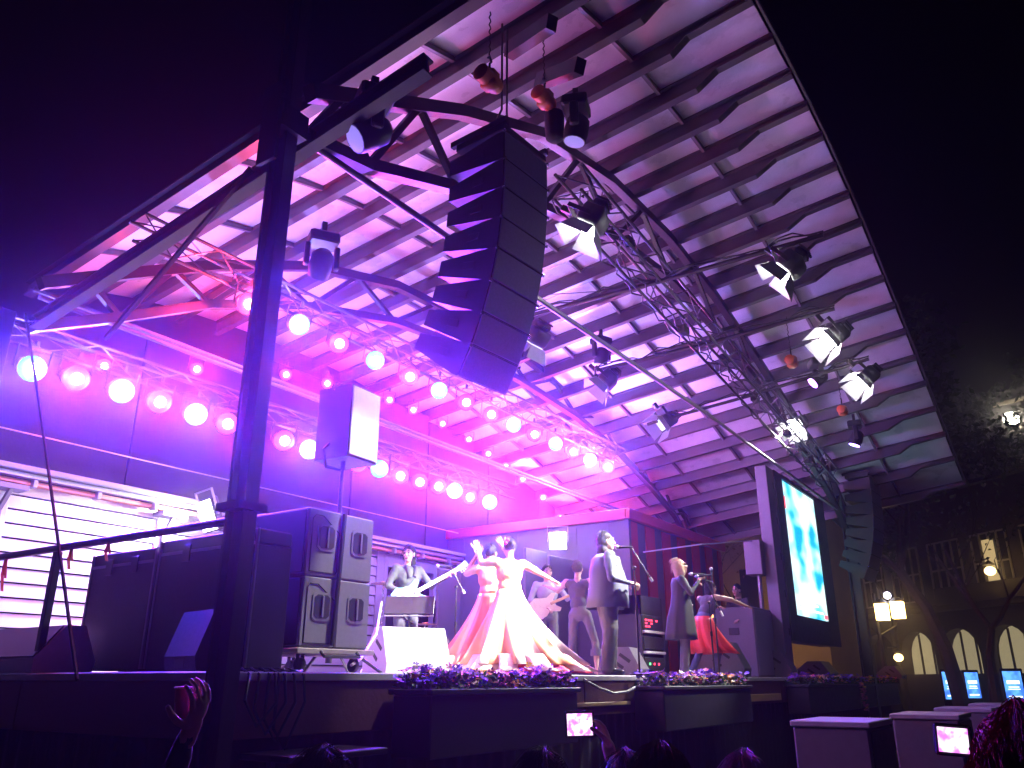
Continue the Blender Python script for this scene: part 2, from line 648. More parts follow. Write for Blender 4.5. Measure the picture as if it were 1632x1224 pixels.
pc = P(398, 700, y=A1)
PX = pc.x
post(PX, A1, EYE + 6.4, .125, .13, R(8))
mb = MB()
mb.box((PX - .12, A1 - .12, EYE + 3.9), (PX + .12, A1 + .12, EYE + 4.1)).box((PX - .115, A1 - .115, EYE + 1.02), (PX + .115, A1 + .115, EYE + 1.07))
mb.box((PX - .15, A1 - .1, EYE + 3.6), (PX - .121, A1 + .1, EYE + 4.3))
part(roof, 'post_collar', mb, STEEL, True)
post(3.55, 8.9, EYE + 3.7, .16, .16)
post(21.45, A1, EYE + 3.9, .25, .23)
post(22.2, A2, EYE + 2.8, .25, .23, 0, 0)
# diagonal brace of left side
part(roof, 'brace', MB().beam(P(400, 268, x=3.55), P(168, 540, x=3.55), .035, .035), STEEL, True)
# twin tie pipes
TIE = M('dull_pipe', (.16, .15, .17), .5, .3, .2, 12, .05)
for oz, oy in ((0, 0), (.12, .12)):
    a = P(492, 222, y=A1)
    part(roof, 'tie_pipe', MB().tube([(a.x, A1 + oy, EYE + 4.0 + oz), (12.4, A1 + oy, EYE + 4.02 + oz), (21.4, A1 + oy, EYE + 3.85 + oz)], .028, 8), TIE, True, True)
for oz, oy in ((0, 0), (.12, .12)):
    part(roof, 'tie_pipe', MB().tube([(3.6, A2 + oy, EYE + 3.75 + oz), (22, A2 + oy, EYE + 3.6 + oz)], .026, 8), TIE, True, True)
# sag rods
for (pa, pb, yy) in (((1098, 455), (870, 470), 6), ((740, 345), (1130, 265), 4.9)):
    part(roof, 'sag_rod', MB().tube([P(*pa, y=yy), P(*pb, y=yy)], .008, 5), STEEL, True)
# thin safety wire along the back wall
part(roof, 'wire', MB().tube([(3.7, 10.9, EYE + 3.02), (16, 10.9, EYE + 3.02)], .01, 5), ALU, True)
part(roof, 'wire', MB().tube([P(40, 500, y=8.2), P(62, 640, y=7), P(123, 1083, y=5.2)], .012, 5), RUBBER, True)

# ------------------------------------------------------------------ lighting trusses
TRM = M('black_truss', (.075, .07, .08), .38, .7, .2, 20, .04)


def truss(name, a, b, wd, ht, label, group=None, step=.45, r=.022, lace=.010, tri=False):
    a, b = Vector(a), Vector(b)
    t = thing(name, label, 'truss', (a + b) / 2 - Vector((0, 0, ht / 2)), 0, group)
    d = (b - a).normalized()
    sd = d.cross(Vector((0, 0, 1))).normalized()
    up = sd.cross(d).normalized()
    offs = [sd * wd / 2 + up * ht / 2, -sd * wd / 2 + up * ht / 2, -sd * wd / 2 - up * ht / 2, sd * wd / 2 - up * ht / 2]
    if tri:
        offs = [sd * wd / 2 + up * ht / 2, -sd * wd / 2 + up * ht / 2, -up * ht / 2]
    for o in offs:
        part(t, 'chord', MB().tube([a + o, b + o], r, 8), TRM, True, True)
    L = (b - a).length
    nn = max(2, int(L / step))
    for k in range(len(offs)):
        o1, o2 = offs[k], offs[(k + 1) % len(offs)]
        for i in range(nn):
            p = a + d * (L * i / nn)
            q = a + d * (L * (i + 1) / nn)
            if i % 2:
                part(t, 'lacing_bar', MB().tube([p + o1, q + o2], lace, 5), TRM, True)
            else:
                part(t, 'lacing_bar', MB().tube([p + o2, q + o1], lace, 5), TRM, True)
    return t


TA = P(905, 290, y=3.95)
TB = P(1322, 760, y=3.95)
truss('lighting_truss', TA, TB, .36, .36, 'front aluminium box truss carrying white floodlights under the roof', step=.5)
tr_ = [o_ for o_ in COL.objects if o_.name.startswith('lighting_truss')][0]
for q_ in range(5):
    f0, f1 = (.0, .3, .0, .55, .12)[q_], (.35, .95, .16, 1.0, .5)[q_]
    cpts = []
    for i_ in range(29):
        f_ = f0 + (f1 - f0) * i_ / 28
        pp = TA.lerp(TB, f_)
        cpts.append(pp + Vector((.05 * math.sin(i_ * 1.3 + q_), .22 * math.cos(q_ * 1.9) + .04 * math.sin(i_ * 2.2), -.16 - .09 * abs(math.sin(i_ * .55 + q_)))))
    part(tr_, 'cable', MB().tube(cpts, .011, 5), RUBBER, True, True)
for q_, f_ in enumerate((.03, .07, .12, .3, .42, .58, .7, .86)):
    pp = TA.lerp(TB, f_) + Vector((.06 * math.sin(q_ * 3), -.1 + .15 * (q_ % 2), -.24 + .1 * (q_ % 3)))
    part(tr_, 'connector_box', MB().bbox(tuple(pp - Vector((.09, .06, .06))), tuple(pp + Vector((.09, .06, .06))), .012), BLACK, True)
BAR1 = (8.0, EYE + 4.62)
truss('lighting_truss', (4.3, 8.0, EYE + 4.78), (16.4, 8.0, EYE + 4.78), .3, .3, 'rear aluminium triangle truss above the upper row of coloured lamps', step=.5, tri=True)
truss('lighting_truss', (3.9, 10.0, EYE + 3.95), (15, 10.0, EYE + 3.95), .26, .26, 'low aluminium truss carrying coloured lamps before the dark back wall', step=.6, tri=True)
# pipes running front to back under the front truss
pipes = []
for (xc, yc, pf, pb) in ((1035, 462, (1312, 374), (846, 502)), (1130, 546, (1330, 492), (952, 590)), (1200, 625, (1385, 572), (1032, 676))):
    X = P(xc, yc, y=3.95).x
    a, b = P(*pf, x=X), P(*pb, x=X)
    b = Vector((X, min(b.y, 6.6), b.z))
    lab = ['nearest the line array', 'in the middle of the front truss', 'near the video screen'][len(pipes)]
    mid = (a + b) / 2
    mb = MB().tube([a, mid - Vector((0, 0, .03)), b], .03, 8)
    o = solo('lighting_pipe', mb, STEEL, 'dark pipe across the front truss holding floodlights, ' + lab, 'pipe', None, True)
    c = MB()
    pts = [a.lerp(b, i / 24) + Vector((.04 * math.sin(i * 1.7), 0, .045 + .03 * math.sin(i * .9))) for i in range(25)]
    c.tube(pts, .012, 5)
    c.tube([p + Vector((.03 * math.cos(i), 0, .02 - .03 * math.sin(i * 2.1))) for i, p in enumerate(pts)], .009, 5)
    cc = obj('cable', c.mesh('cable', RUBBER, True, Matrix.Translation(-o.location)), o)
    pipes.append((X, a, b))

# ------------------------------------------------------------------ lamps
LENS = {}


def lens(col, s):
    k = (col, s)
    if k not in LENS:
        LENS[k] = M('lit_lens_%d' % len(LENS), (.015, .015, .015), .5, 0, 0, 5, 0, col, s)
    return LENS[k]


def par_proto(col, size=1.0, es=2.4):
    t = thing('stage_lamp', 'x', 'stage lamp')
    part(t, 'housing', MB().lathe([(.045 * size, -.2 * size), (.085 * size, -.17 * size), (.105 * size, 0), (.112 * size, .02 * size), (.112 * size, .03 * size)], 16, axis='-Y'), BLACK, smooth=True)
    ln = part(t, 'lens', MB().lathe([(.104 * size, .031 * size), (.09 * size, .05 * size), (.05 * size, .062 * size)], 20, axis='-Y'), lens(col, es), smooth=True)
    part(ln, 'blown_out_core', MB().lathe([(.05 * size, .0625 * size), (.02 * size, .072 * size)], 16, axis='-Y'), lens((1, .95, 1), 9), smooth=True)  # white disc imitates the overexposed middle of the coloured lens
    y = MB()
    for s in (-1, 1):
        y.box((s * .125 * size - .004, .02 * size, -.02), (s * .125 * size + .004, .06 * size, .17 * size))
    y.box((-.129 * size, .02 * size, .17 * size), (.129 * size, .06 * size, .178 * size))
    part(t, 'yoke', y, STEEL)
    part(t, 'clamp', MB().bbox((-.02, .02, .18 * size), (.02, .06, .18 * size + .07), .004), STEEL)
    return t


PINK = (1.0, .015, .42)
BLUE = (.05, .02, 1.0)
RED = (1.0, .01, .06)
VIOL = (.42, .08, 1.0)
protos = {}
BEAM = 5.0
WASH = .33


ORD = 'first second third fourth fifth sixth seventh eighth ninth tenth eleventh twelfth thirteenth fourteenth fifteenth sixteenth'.split()


def lamps(px, row, yy, kinds, power, size, weights):
    n_ = len(px)
    for i, ((x, y), k) in enumerate(zip(px, kinds)):
        loc = P(x, y, y=yy)
        col = {'p': (1, .035, .52), 'c': (.03, .52, 1.0), 'r': (1, .04, .14)}[k]
        lc = {'p': PINK, 'c': BLUE, 'r': RED}[k]
        nm = {'p': 'pink', 'c': 'cyan blue', 'r': 'red'}[k]
        lab = 'lit ' + nm + ' stage lamp ' + row + ', ' + ORD[n_ - 1 - i] + ' from the dark hut'
        m = look(loc, Vector((2.5, -1.5, 1.2)))
        if (k, row) not in protos:
            t = par_proto(col, size)
            t['label'] = lab
            t['group'] = 'coloured lamps ' + row
            t.matrix_world = m
            t['_m'] = [list(q) for q in m]
            protos[(k, row)] = t
        else:
            src = protos[(k, row)]
            t = clone(src, m, lab)
            for ch in list(t.children):
                if ch.type == 'LIGHT':
                    bpy.data.objects.remove(ch)
        wgt = weights[i % len(weights)]
        lamp(t, 'POINT', (0, -.14 * size, 0), {'p': (1, .17, .52), 'c': (.20, .21, 1), 'r': (1, .04, .08)}[k], power[k] * WASH * wgt, .06)
        lamp(t, 'SPOT', (0, -.08 * size, 0), lc, power[k] * BEAM * (.55 if k != 'c' else 1.35), .07, 64, .9)


lamps([(50, 587), (120, 603), (193, 623), (253, 640), (311, 660), (361, 675), (452, 702), (492, 716), (570, 738), (604, 747), (637, 758), (668, 768), (698, 775), (724, 782), (748, 792), (780, 800)],
      'on the low truss', 9.85, 'cpcpcppcpcpppcpc', {'p': 105, 'c': 430, 'r': 140}, 1.5, (1.6, 3.0, 1.4, 1.0, 1.3, .5, 1.2, 1.6, .3, .8, 1.2, .3, .6, 1.2, 1.2, 1.4))
lamps([(395, 484), (476, 517), (539, 547), (597, 574), (652, 600), (699, 622), (742, 641), (782, 660), (818, 677), (851, 692), (885, 707), (913, 720), (940, 733), (968, 744)],
      'on the upper rear truss', 7.85, 'rcpcpcppcpcpcp', {'p': 100, 'c': 370, 'r': 200}, 1.3, (4.0, 1.5, .2, .3, 1.5, .3, .3, 1.6, 1.7, .3, .3, 3.5, 6.0, 9.0))
lamps([(165, 583), (313, 588), (455, 597), (521, 611), (620, 637), (658, 653), (705, 675), (747, 700), (778, 723), (806, 743), (833, 763), (865, 793), (893, 825)],
      'in the small curved row', 10.9, 'rrrprprrprprr', {'p': 70, 'c': 80, 'r': 90}, .95, (2.5, 2, 1.2, .5, .6, .6, .8, .8, 1.2, 1.6, 3, 4, 8))

# floodlights with barn doors


def flood_proto(lit, power):
    t = thing('barn_door_floodlight', 'x', 'floodlight')
    h = MB().bbox((-.17, -.02, -.13), (.17, .22, .13), .03)
    h.bbox((-.11, .22, -.09), (.11, .32, .09), .03)
    part(t, 'housing', h, BLACK, smooth=True)
    for i in range(5):
        part(t, 'cooling_fin', MB().box((-.10 + .045 * i, .32, -.08), (-.092 + .045 * i, .345, .08)), STEEL)
    part(t, 'lens', MB().bbox((-.145, -.034, -.105), (.145, -.021, .105), .004), lens((1.0, .97, .93), 90) if lit else lens((.9, .9, 1.0), 1.2))
    dm = M('barn_door', (.30, .30, .32), .4, .4, .15, 10, .03)
    for (ax_, s) in (('z', 1), ('z', -1), ('x', 1), ('x', -1)):
        if ax_ == 'z':
            mb = MB().add([(-.17, -.03, s * .135), (.17, -.03, s * .135), (.23, -.21, s * .24), (-.23, -.21, s * .24), (-.17, -.03, s * .139), (.17, -.03, s * .139), (.23, -.21, s * .244), (-.23, -.21, s * .244)],
                          [(0, 1, 2, 3), (4, 5, 6, 7), (0, 1, 5, 4), (1, 2, 6, 5), (2, 3, 7, 6), (3, 0, 4, 7)])
        else:
            mb = MB().add([(s * .175, -.03, -.13), (s * .175, -.03, .13), (s * .29, -.19, .17), (s * .29, -.19, -.17), (s * .179, -.03, -.13), (s * .179, -.03, .13), (s * .294, -.19, .17), (s * .294, -.19, -.17)],
                          [(0, 1, 2, 3), (4, 5, 6, 7), (0, 1, 5, 4), (1, 2, 6, 5), (2, 3, 7, 6), (3, 0, 4, 7)])
        part(t, 'barn_door', mb, dm)
    y = MB()
    for s in (-1, 1):
        y.box((s * .185 - .004, .06, -.02), (s * .185 + .004, .11, .26))
    y.box((-.189, .06, .26), (.189, .11, .268))
    part(t, 'yoke', y, STEEL)
    part(t, 'clamp', MB().bbox((-.03, .05, .268), (.03, .12, .40), .006), STEEL)
    if lit:
        lamp(t, 'SPOT', (0, -.06, 0), (1.0, .95, .90), power, .08, 44, .7)
    return t


STAGEC = Vector((9.4, 6.7, FL + 1.15))
fl = None
for (x, y, pi, yy, aim, pw_, an_, lab) in (
        (1252, 432, 0, None, (8.7, 6.3, FL + 1.1), 14000, 28, 'brightly lit white barn door floodlight on the pipe end nearest the line array'),
        (1324, 541, 1, None, (8.2, 6.2, FL + .7), 11000, 32, 'brightly lit white barn door floodlight on the middle pipe end'),
        (1376, 607, 2, None, (11.0, 5.6, FL + .8), 2000, 46, 'brightly lit white barn door floodlight on the pipe end near the video screen'),
        (1268, 680, None, 3.95, (11.6, 5.6, FL + .7), 1800, 50, 'blazing white floodlight under the far end of the front truss'),
        (938, 362, None, 3.6, (6.1, 6.0, FL + .7), 1150, 56, 'white floodlight seen from below beside the line array')):
    loc = P(x, y, x=pipes[pi][0]) if pi is not None else P(x, y, y=yy)
    m = look(loc, Vector(aim))
    if fl is None:
        fl = t = flood_proto(True, pw_)
        t.matrix_world = m
        t['_m'] = [list(q) for q in m]
        t['label'] = lab
    else:
        t = clone(fl, m, lab)
    for ch in t.children:
        if ch.type == 'LIGHT':
            ch.data.energy = pw_
            ch.data.spot_size = R(an_)
ol = flood_proto(False, 0)
for i, ((x, y), pi) in enumerate((((850, 545), 0), ((962, 612), 1), ((1057, 675), 2))):
    X, a, b = pipes[pi]
    loc = P(x, y, x=X)
    m = look(loc, STAGEC + Vector((0, 2.5, -.5)))
    lab = 'dim floodlight at the stage end of the pipe ' + ['nearest the line array', 'in the middle of the truss', 'near the video screen'][i]
    if i == 0:
        ol.matrix_world = m
        ol['_m'] = [list(q) for q in m]
        ol['label'] = lab
    else:
        clone(ol, m, lab)
# white work light on the container wall, and the one by the louvred wall


def worklight(loc, target, power, label, s=1.0, ang=120):
    m = look(loc, target)
    t = thing('work_light', label, 'floodlight', loc, 0, None, m.to_3x3())
    part(t, 'housing', MB().bbox((-.17 * s, .0, -.17 * s), (.17 * s, .12, .17 * s), .02), BLACK)
    part(t, 'lens', MB().bbox((-.15 * s, -.012, -.15 * s), (.15 * s, -.001, .15 * s), .004), lens((1.0, .97, 1.0), 14))
    part(t, 'bracket', MB().box((-.19 * s, .03, -.02), (-.175 * s, .06, .24 * s)).box((.175 * s, .03, -.02), (.19 * s, .06, .24 * s)).box((-.19 * s, .03, .24 * s), (.19 * s, .06, .255 * s)), ALU)
    lamp(t, 'SPOT', (0, -.05, 0), (1, .97, 1), power, .12, ang, .8)
    return t


# moving heads and hoists hanging from purlins


def moving_head(loc, rz, label, col=None, power=0, tilt=.5):
    t = thing('moving_head', label, 'stage lamp', loc, rz)
    part(t, 'base', MB().bbox((-.17, -.14, -.05), (.17, .14, .08), .02), BLACK)
    part(t, 'clamp', MB().bbox((-.03, -.03, .08), (.03, .03, .25), .005), STEEL)
    for s in (-1, 1):
        part(t, 'yoke_arm', MB().bbox((s * .17 - .03, -.05, -.34), (s * .17 + .03, .05, -.05), .015), BLACK)
    h = MB().lathe([(.07, -.16), (.125, -.1), (.135, .05), (.12, .16)], 16)
    rm = Matrix.Translation((0, 0, -.28)) @ Matrix.Rotation(math.pi + tilt, 4, 'X')
    hd = part(t, 'head', h.tr(rm), BLACK, smooth=True)
    l = MB().lathe([(.11, .161), (.06, .17)], 16).tr(rm)
    part(t, 'lens', l, lens(col or (.4, .3, 1.0), 20 if col else .6), smooth=True)
    if power:
        lo = lamp(t, 'SPOT', rm @ Vector((0, 0, .22)), col, power, .06, 70, .5)
        lo.rotation_euler = (tilt, 0, 0)
    return t


moving_head(P(1302, 580, y=3.2), R(30), 'purple tinted moving head lamp hung between the middle and far pipes', (.45, .15, 1.0), 60, .9)
moving_head(P(1362, 678, y=3.2), R(10), 'small moving head lamp hung above the far line array', (.35, .2, 1.0), 50, .4)
moving_head(P(918, 172, y=3.5), R(20), 'black moving head lamp hung beside the near line array hoist', None, 0, .2)
moving_head(P(958, 545, y=6.4), R(-20), 'dark moving head lamp hung above the middle of the stage', None, 0, .3)
moving_head(P(515, 385, y=6.4), R(-30), 'violet moving head lamp hung behind the front corner post', (.5, .12, 1.0), 60, .9)
moving_head(P(595, 165, y=3.9), R(60), 'dark moving head lamp hung by the top of the corner post', None, 0, .9)


def hoist(loc, label, bag=True):
    t = thing('chain_hoist', label, 'hoist', loc)
    part(t, 'motor', MB().lathe([(.05, -.17), (.085, -.15), (.085, .1), (.06, .15)], 14, axis='X').bbox((-.06, -.08, -.09), (.08, .08, .1), .02), ORANGE, smooth=True)
    part(t, 'hook', MB().tube([(0, 0, .1), (0, 0, .2), (.03, 0, .24), (0, 0, .28), (-.03, 0, .25)], .012, 6), STEEL)
    if bag:
        part(t, 'chain_bag', MB().lathe([(.06, -.42), (.1, -.38), (.11, -.1), (.1, -.06)], 12, c=(.2, 0, 0)), SKIRT, smooth=True)
    for k in range(12):
        z = .3 + k * .045
        part(t, 'chain_link', MB().tube([(0, 0, z), (.012 * (k % 2), .012 * ((k + 1) % 2), z + .025), (0, 0, z + .05)], .007, 5), STEEL)
    return t


hoist(P(780, 128, y=3.75), 'glowing orange chain hoist right above the near line array', False)
hoist(P(868, 158, y=3.75), 'orange chain hoist with black chain bag beside the line array', True)
hoist(P(1262, 577, y=3.2), 'small orange chain hoist between two pipes of floodlights', False)
hoist(P(1343, 655, y=3.2), 'small orange chain hoist above the far line array', False)
for pa, pb, xx in (((812, 82), (880, 36), None), ((860, 130), (925, 105), None)):
    a, b = P(*pa, y=3.9), P(*pb, y=3.2)
    solo('hanging_beam', MB().beam(a, b, .12, .16), STEEL, 'short dark steel beam carrying hoists, slung ' + {812: 'right above the near line array', 860: 'beside the near line array', 1175: 'near the far line array'}[pa[0]], 'beam')

# ------------------------------------------------------------------ line arrays


def line_array(top, ncab, W, h, dep, a0, a1, rz, label, gm, sm, rear=.5):
    t = thing('line_array', label, 'line array', top, rz)
    # flying frame
    part(t, 'flying_frame', MB().bbox((-W / 2, 0, .02), (W / 2, dep * .9, .1), .01).box((-W / 2, -.02, .1), (-W / 2 + .05, dep, .16)).box((W / 2 - .05, -.02, .1), (W / 2, dep, .16)), BLACK)
    for sx in (-W * .3, W * .3):
        up_ = roofz(top[0], top[1]) - top[2] - .25
        part(t, 'suspension_chain', MB().tube([(sx, dep * .5, .1), (sx * .2, dep * .4, .55), (sx * .2, dep * .4, max(.6, up_))], .012, 6), STEEL)
    pos = Vector((0, 0, 0))
    ang = a0
    for i in range(ncab):
        f = i / max(1, ncab - 1)
        ang = a0 + (a1 - a0) * f ** 1.5
        M4 = Matrix.Translation(pos) @ Matrix.Rotation(ang, 4, 'X')
        prof = [(0, 0), (0, -h), (dep * .12, -h), (dep, -h * (.5 + rear / 2)), (dep, -h * (.5 - rear / 2)), (dep * .12, 0)]
        mb = MB().prism(prof, -W / 2, W / 2, 'X').tr(M4)
        c = part(t, 'cabinet', mb, sm)
        gr = MB().bbox((-W / 2 + .012, -.014, -h + .008), (W / 2 - .012, -.001, -.008), .004).tr(M4)
        part(c, 'grille', gr, gm)
        for s in (-1, 1):
            part(c, 'rigging_pin', MB().bbox((s * W / 2 - .014, -.024, -.022), (s * W / 2 + .014, -.001, .012), .004).tr(M4), CHROME)
        part(c, 'handle', MB().bbox((-W / 2 - .006, dep * .35, -h * .62), (-W / 2 - .001, dep * .55, -h * .38), .002).tr(M4), BLACK)
        pos = M4 @ Vector((0, 0, -h - .004))
    return t


LT = P(838, 236, d=6.55)
line_array(LT, 8, .68, .296, .66, R(0), R(30), R(-4), 'big black line array of eight cabinets hung beside the corner post', GRILLE, CAB)
LT2 = P(1392, 766, y=3.55)
GR2 = M('pale_grille', (.20, .20, .24), .6, .1, .2, 40, .3)
line_array(LT2, 8, 1.0, .30, .6, R(0), R(26), R(-2), 'far grey fronted line array hung at the right end of the roof', GR2, CAB)

# ------------------------------------------------------------------ stage loudspeakers


def sub(x, y, z, wd, dp, ht, label, rz=0, hatch=True, flip=False):
    t = thing('subwoofer', label, 'loudspeaker', (x, y, z), rz)
    part(t, 'cabinet', MB().bbox((0, 0, 0), (wd, dp, ht), .012), CABG)
    part(t, 'grille', MB().bbox((-.012, .02, .02), (-.001, dp - .02, ht - .02), .004), BLACK)
    cx, cz = wd * .55, ht * .58
    ring = MB()
    pr = [(-.095, -.08), (-.06, -.105), (.06, -.105), (.095, -.08), (.095, .08), (.06, .105), (-.06, .105), (-.095, .08)]
    ring.prism([(cx + p * 1.12, cz + q * 1.12) for p, q in pr], -.010, -.0005, 'Y')
    hd = part(t, 'handle', ring, CABG)
    part(hd, 'recess', MB().prism([(cx + p * .92, cz + q * .92) for p, q in pr], -.014, -.0105, 'Y'), BLACK)
    part(hd, 'grip', MB().bbox((cx - .012, -.03, cz - .09), (cx + .012, -.0145, cz + .09), .004), CABG)
    if hatch:
        pts = [(wd * .12, ht * .06), (wd * .12, ht * .84), (wd * .2, ht * .9), (wd * .42, ht * .9), (wd * .92, ht * .68), (wd * .92, ht * .1), (wd * .88, ht * .06)]
        mb = MB().tube([(p, -.003, q) for p, q in pts + pts[:1]], .006, 5)
        part(t, 'cover_seam', mb, BLACK)
    return t


sc = P(473, 1050, y=5.35)
SBX, SBY, SBZ = sc.x, 5.35, FL + .2
sw, sh, sdp = .40, .575, .95
for r_, rn in ((0, 'lower'), (1, 'upper')):
    for c_, cn in ((0, 'beside the corner post'), (1, 'beside the wall end')):
        sub(SBX + c_ * (sw + .012), SBY, SBZ + r_ * (sh + .008), sw, sdp, sh, rn + ' grey subwoofer with handle in the stack of four, ' + cn, 0, c_ == 0)
dl = thing('wheeled_dolly', 'wooden wheeled dolly under the stack of subwoofers', 'dolly', (SBX, SBY, FL))
part(dl, 'board', MB().bbox((-.05, -.05, .15), (2 * sw + .06, sdp + .05, .195), .008), M('dolly_wood', (.30, .26, .24), .6, 0, .2, 8, .1))
for (a, b) in ((.08, .05), (.7, .05), (.08, .85), (.7, .85)):
    cs = part(dl, 'caster', MB().lathe([(.055, -.02), (.06, 0), (.055, .02)], 14, c=(a, b, .065), axis='X'), BLACK, smooth=True)
    part(cs, 'fork', MB().box((a - .03, b - .02, .06), (a - .024, b + .02, .15)).box((a + .024, b - .02, .06), (a + .03, b + .02, .15)).box((a - .03, b - .02, .142), (a + .03, b + .02, .1495)), STEEL)
part(dl, 'handle', MB().tube([(.2, -.06, .17), (.2, -.1, .13), (.62, -.1, .13), (.62, -.06, .17)], .014, 6), BLACK)
st = solo('strap', MB().tube([(SBX + sw + .006, SBY - .02, SBZ + 2 * sh), (SBX + sw - .02, SBY - .03, SBZ + sh + .1), (SBX + sw - .05, SBY - .03, SBZ + .02)], .022, 6), RUBBER, 'black strap hanging down the front of the subwoofer stack', 'strap')
# dark front boxes left of the stack
t = thing('subwoofer', 'black loudspeaker with glossy side behind the corner post, next to the grey stack', 'loudspeaker', (SBX - .6, SBY + .75, FL))
part(t, 'cabinet', MB().bbox((0, 0, .16), (.5, .9, .95), .02), CAB)
part(t, 'grille', MB().bbox((.03, -.015, .2), (.47, -.001, .91), .006), M('gloss_black', (.02, .02, .03), .18, 0, .1, 20, .1))
part(t, 'skid', MB().box((.05, .05, 0), (.45, .85, .16)), BLACK)

# road cases along the left rail
for (ya, yb, hh, lab) in ((5.15, 6.38, 1.06, 'tall black road case by the guard rail, nearest the corner post'), (6.44, 7.4, 1.02, 'tall black road case with pale lid edge by the guard rail')):
    t = thing('road_case', lab, 'case', (4.15, ya, FL))
    part(t, 'body', MB().bbox((0, 0, .02), (.36, yb - ya, hh - .12), .012), CAB)
    part(t, 'lid', MB().bbox((0.005, .005, hh - .115), (.355, yb - ya - .005, hh), .012), CAB)
    e = M('case_edge', (.25, .24, .26), .4, .6, .1, 20, .03)
    for yy in (0, yb - ya):
        part(t, 'edge_strip', MB().box((-.006, yy - .012, .03), (.012, yy + .012, hh - .005)), e)
    part(t, 'edge_strip', MB().box((-.006, .02, hh - .13), (-.001, yb - ya - .02, hh - .105)), e)
    for k in (.3, .7):
        part(t, 'latch', MB().bbox((-.014, (yb - ya) * k - .05, hh - .2), (-.002, (yb - ya) * k + .05, hh - .06), .003), STEEL)


def wedge(x, y, L, dp, ht, rz, label, side=CABG, front=CABG, slots=True):
    """stage monitor: profile in (Y,Z), grille slopes up towards local +Y (the performer)"""
    t = thing('stage_monitor', label, 'stage monitor', (x, y, FL), rz)
    pf = [(0, .0), (-.02, ht * .25), (dp * .22, ht), (dp * .55, ht), (dp, ht * .28), (dp, 0)]
    part(t, 'cabinet', MB().prism(pf, -L / 2, L / 2, 'X'), side)
    a, b = Vector((dp * .575, ht * .97)), Vector((dp * .985, ht * .32))
    nrm = Vector((b.y - a.y, -(b.x - a.x))).normalized() * -.012
    gp = [a, b, b + nrm, a + nrm]
    part(t, 'grille', MB().prism([(p.x, p.y) for p in gp], -L / 2 + .02, L / 2 - .02, 'X'), front)
    if slots:
        for s in (-1, 1):
            for k in (0, 1):
                c = Vector((dp * (.33 + .17 * k), ht * (.62 - .22 * k)))
                mb = MB().bbox((-.006, -.085, -.022), (.006, .085, .022), .004).tr(Matrix.Translation((s * (L / 2 + .001), c.x, c.y)) @ Matrix.Rotation(R(35), 4, 'X'))
                part(t, 'slot', mb, BLACK)
    part(t, 'connector_plate', MB().bbox((-.08, -.028, ht * .06), (.08, -.0205, ht * .2), .003).tr(Matrix.Translation((0, .012, 0))), BLACK)
    return t


PW = M('white_monitor', (.62, .62, .64), .5, 0, .1, 20, .1)
wedge(P(655, 1075, y=6.2).x, 6.1, .78, .6, .50, R(-22), 'white fronted stage monitor before the bass player', PW, PW)
wedge(P(703, 1070, y=6.9).x, 6.8, .35, .5, .46, R(5), 'narrow grey stage monitor beside the white monitor')
wedge(P(1022, 1070, y=4.98).x, 4.95, .5, .55, .36, R(12), 'grey stage monitor at the feet of the man in the blue blazer')
wedge(P(1182, 1075, y=4.95).x, 4.85, .62, .85, .56, R(8), 'big stage monitor with slotted handles beside the woman in the coat')
wedge(P(1262, 1075, y=4.9).x, 4.86, .6, .7, .50, R(4), 'big stage monitor under the video screen')
wedge(P(1322, 1075, y=5.0).x, 4.9, .8, .8, .36, R(0), 'long low stage monitor past the video screen')
wedge(P(1440, 1075, y=5.2).x, 5.2, .9, .8, .40, R(0), 'low stage monitor at the far end of the stage')
t0 = P(55, 1075, x=3.95)
wedge(4.1, 7.6, 1.1, .5, .38, R(90), 'rounded violet lit stage monitor beside the guard rail', M('violet_lit_monitor', (.6, .5, .65), .5, 0, .1, 20, .1), CABG, False)  # violet stage light put into the cabinet colour
wedge(3.9, 5.55, .5, .42, .44, R(-100), 'black stage monitor before the road cases', CAB, CAB, False)

# side fill speaker on a crank stand
sfc = P(540, 830, d=8.6)
sf = thing('speaker_stand', 'crank stand holding the pale side speaker behind the subwoofer stack', 'stand', (sfc.x, sfc.y, FL))
ztop = P(540, 735, d=8.6).z - FL
part(sf, 'mast', MB().tube([(0, 0, .1), (0, 0, ztop * .55)], .035, 10).tube([(0, 0, ztop * .55), (0, 0, ztop)], .025, 10), STEEL, smooth=True)
part(sf, 'crank', MB().bbox((-.06, -.1, ztop * .58), (.06, .02, ztop * .66), .01).tube([(0, -.1, ztop * .62), (.14, -.12, ztop * .62), (.14, -.12, ztop * .56)], .01, 6), STEEL)
for k in range(4):
    a = k * math.pi / 2 + .4
    part(sf, 'leg', MB().tube([(0, 0, .35), (.55 * math.cos(a), .55 * math.sin(a), .01)], .016, 6), STEEL)
sp = thing('side_speaker', 'tall pale faced speaker tilted on the crank stand', 'loudspeaker', (sfc.x, sfc.y, FL + ztop), R(4))
hh = P(540, 622, d=8.6).z - FL - ztop
part(sp, 'cabinet', MB().prism([(-.2, 0), (-.2, hh), (.25, hh), (.25, 0)], -.17, .3, 'X'), CAB)
part(sp, 'face', MB().bbox((-.16, -.222, .02), (.29, -.203, hh - .02), .006), PW)
part(sp, 'bracket', MB().tube([(-.18, .05, hh * .2), (-.26, .05, hh * .1), (-.2, .05, -.1), (0, 0, -.1)], .015, 6), STEEL)
part(sp, 'top_bracket', MB().tube([(-.18, .05, hh * .95), (-.15, .05, hh + .06), (.1, .05, hh + .06)], .014, 6), STEEL)

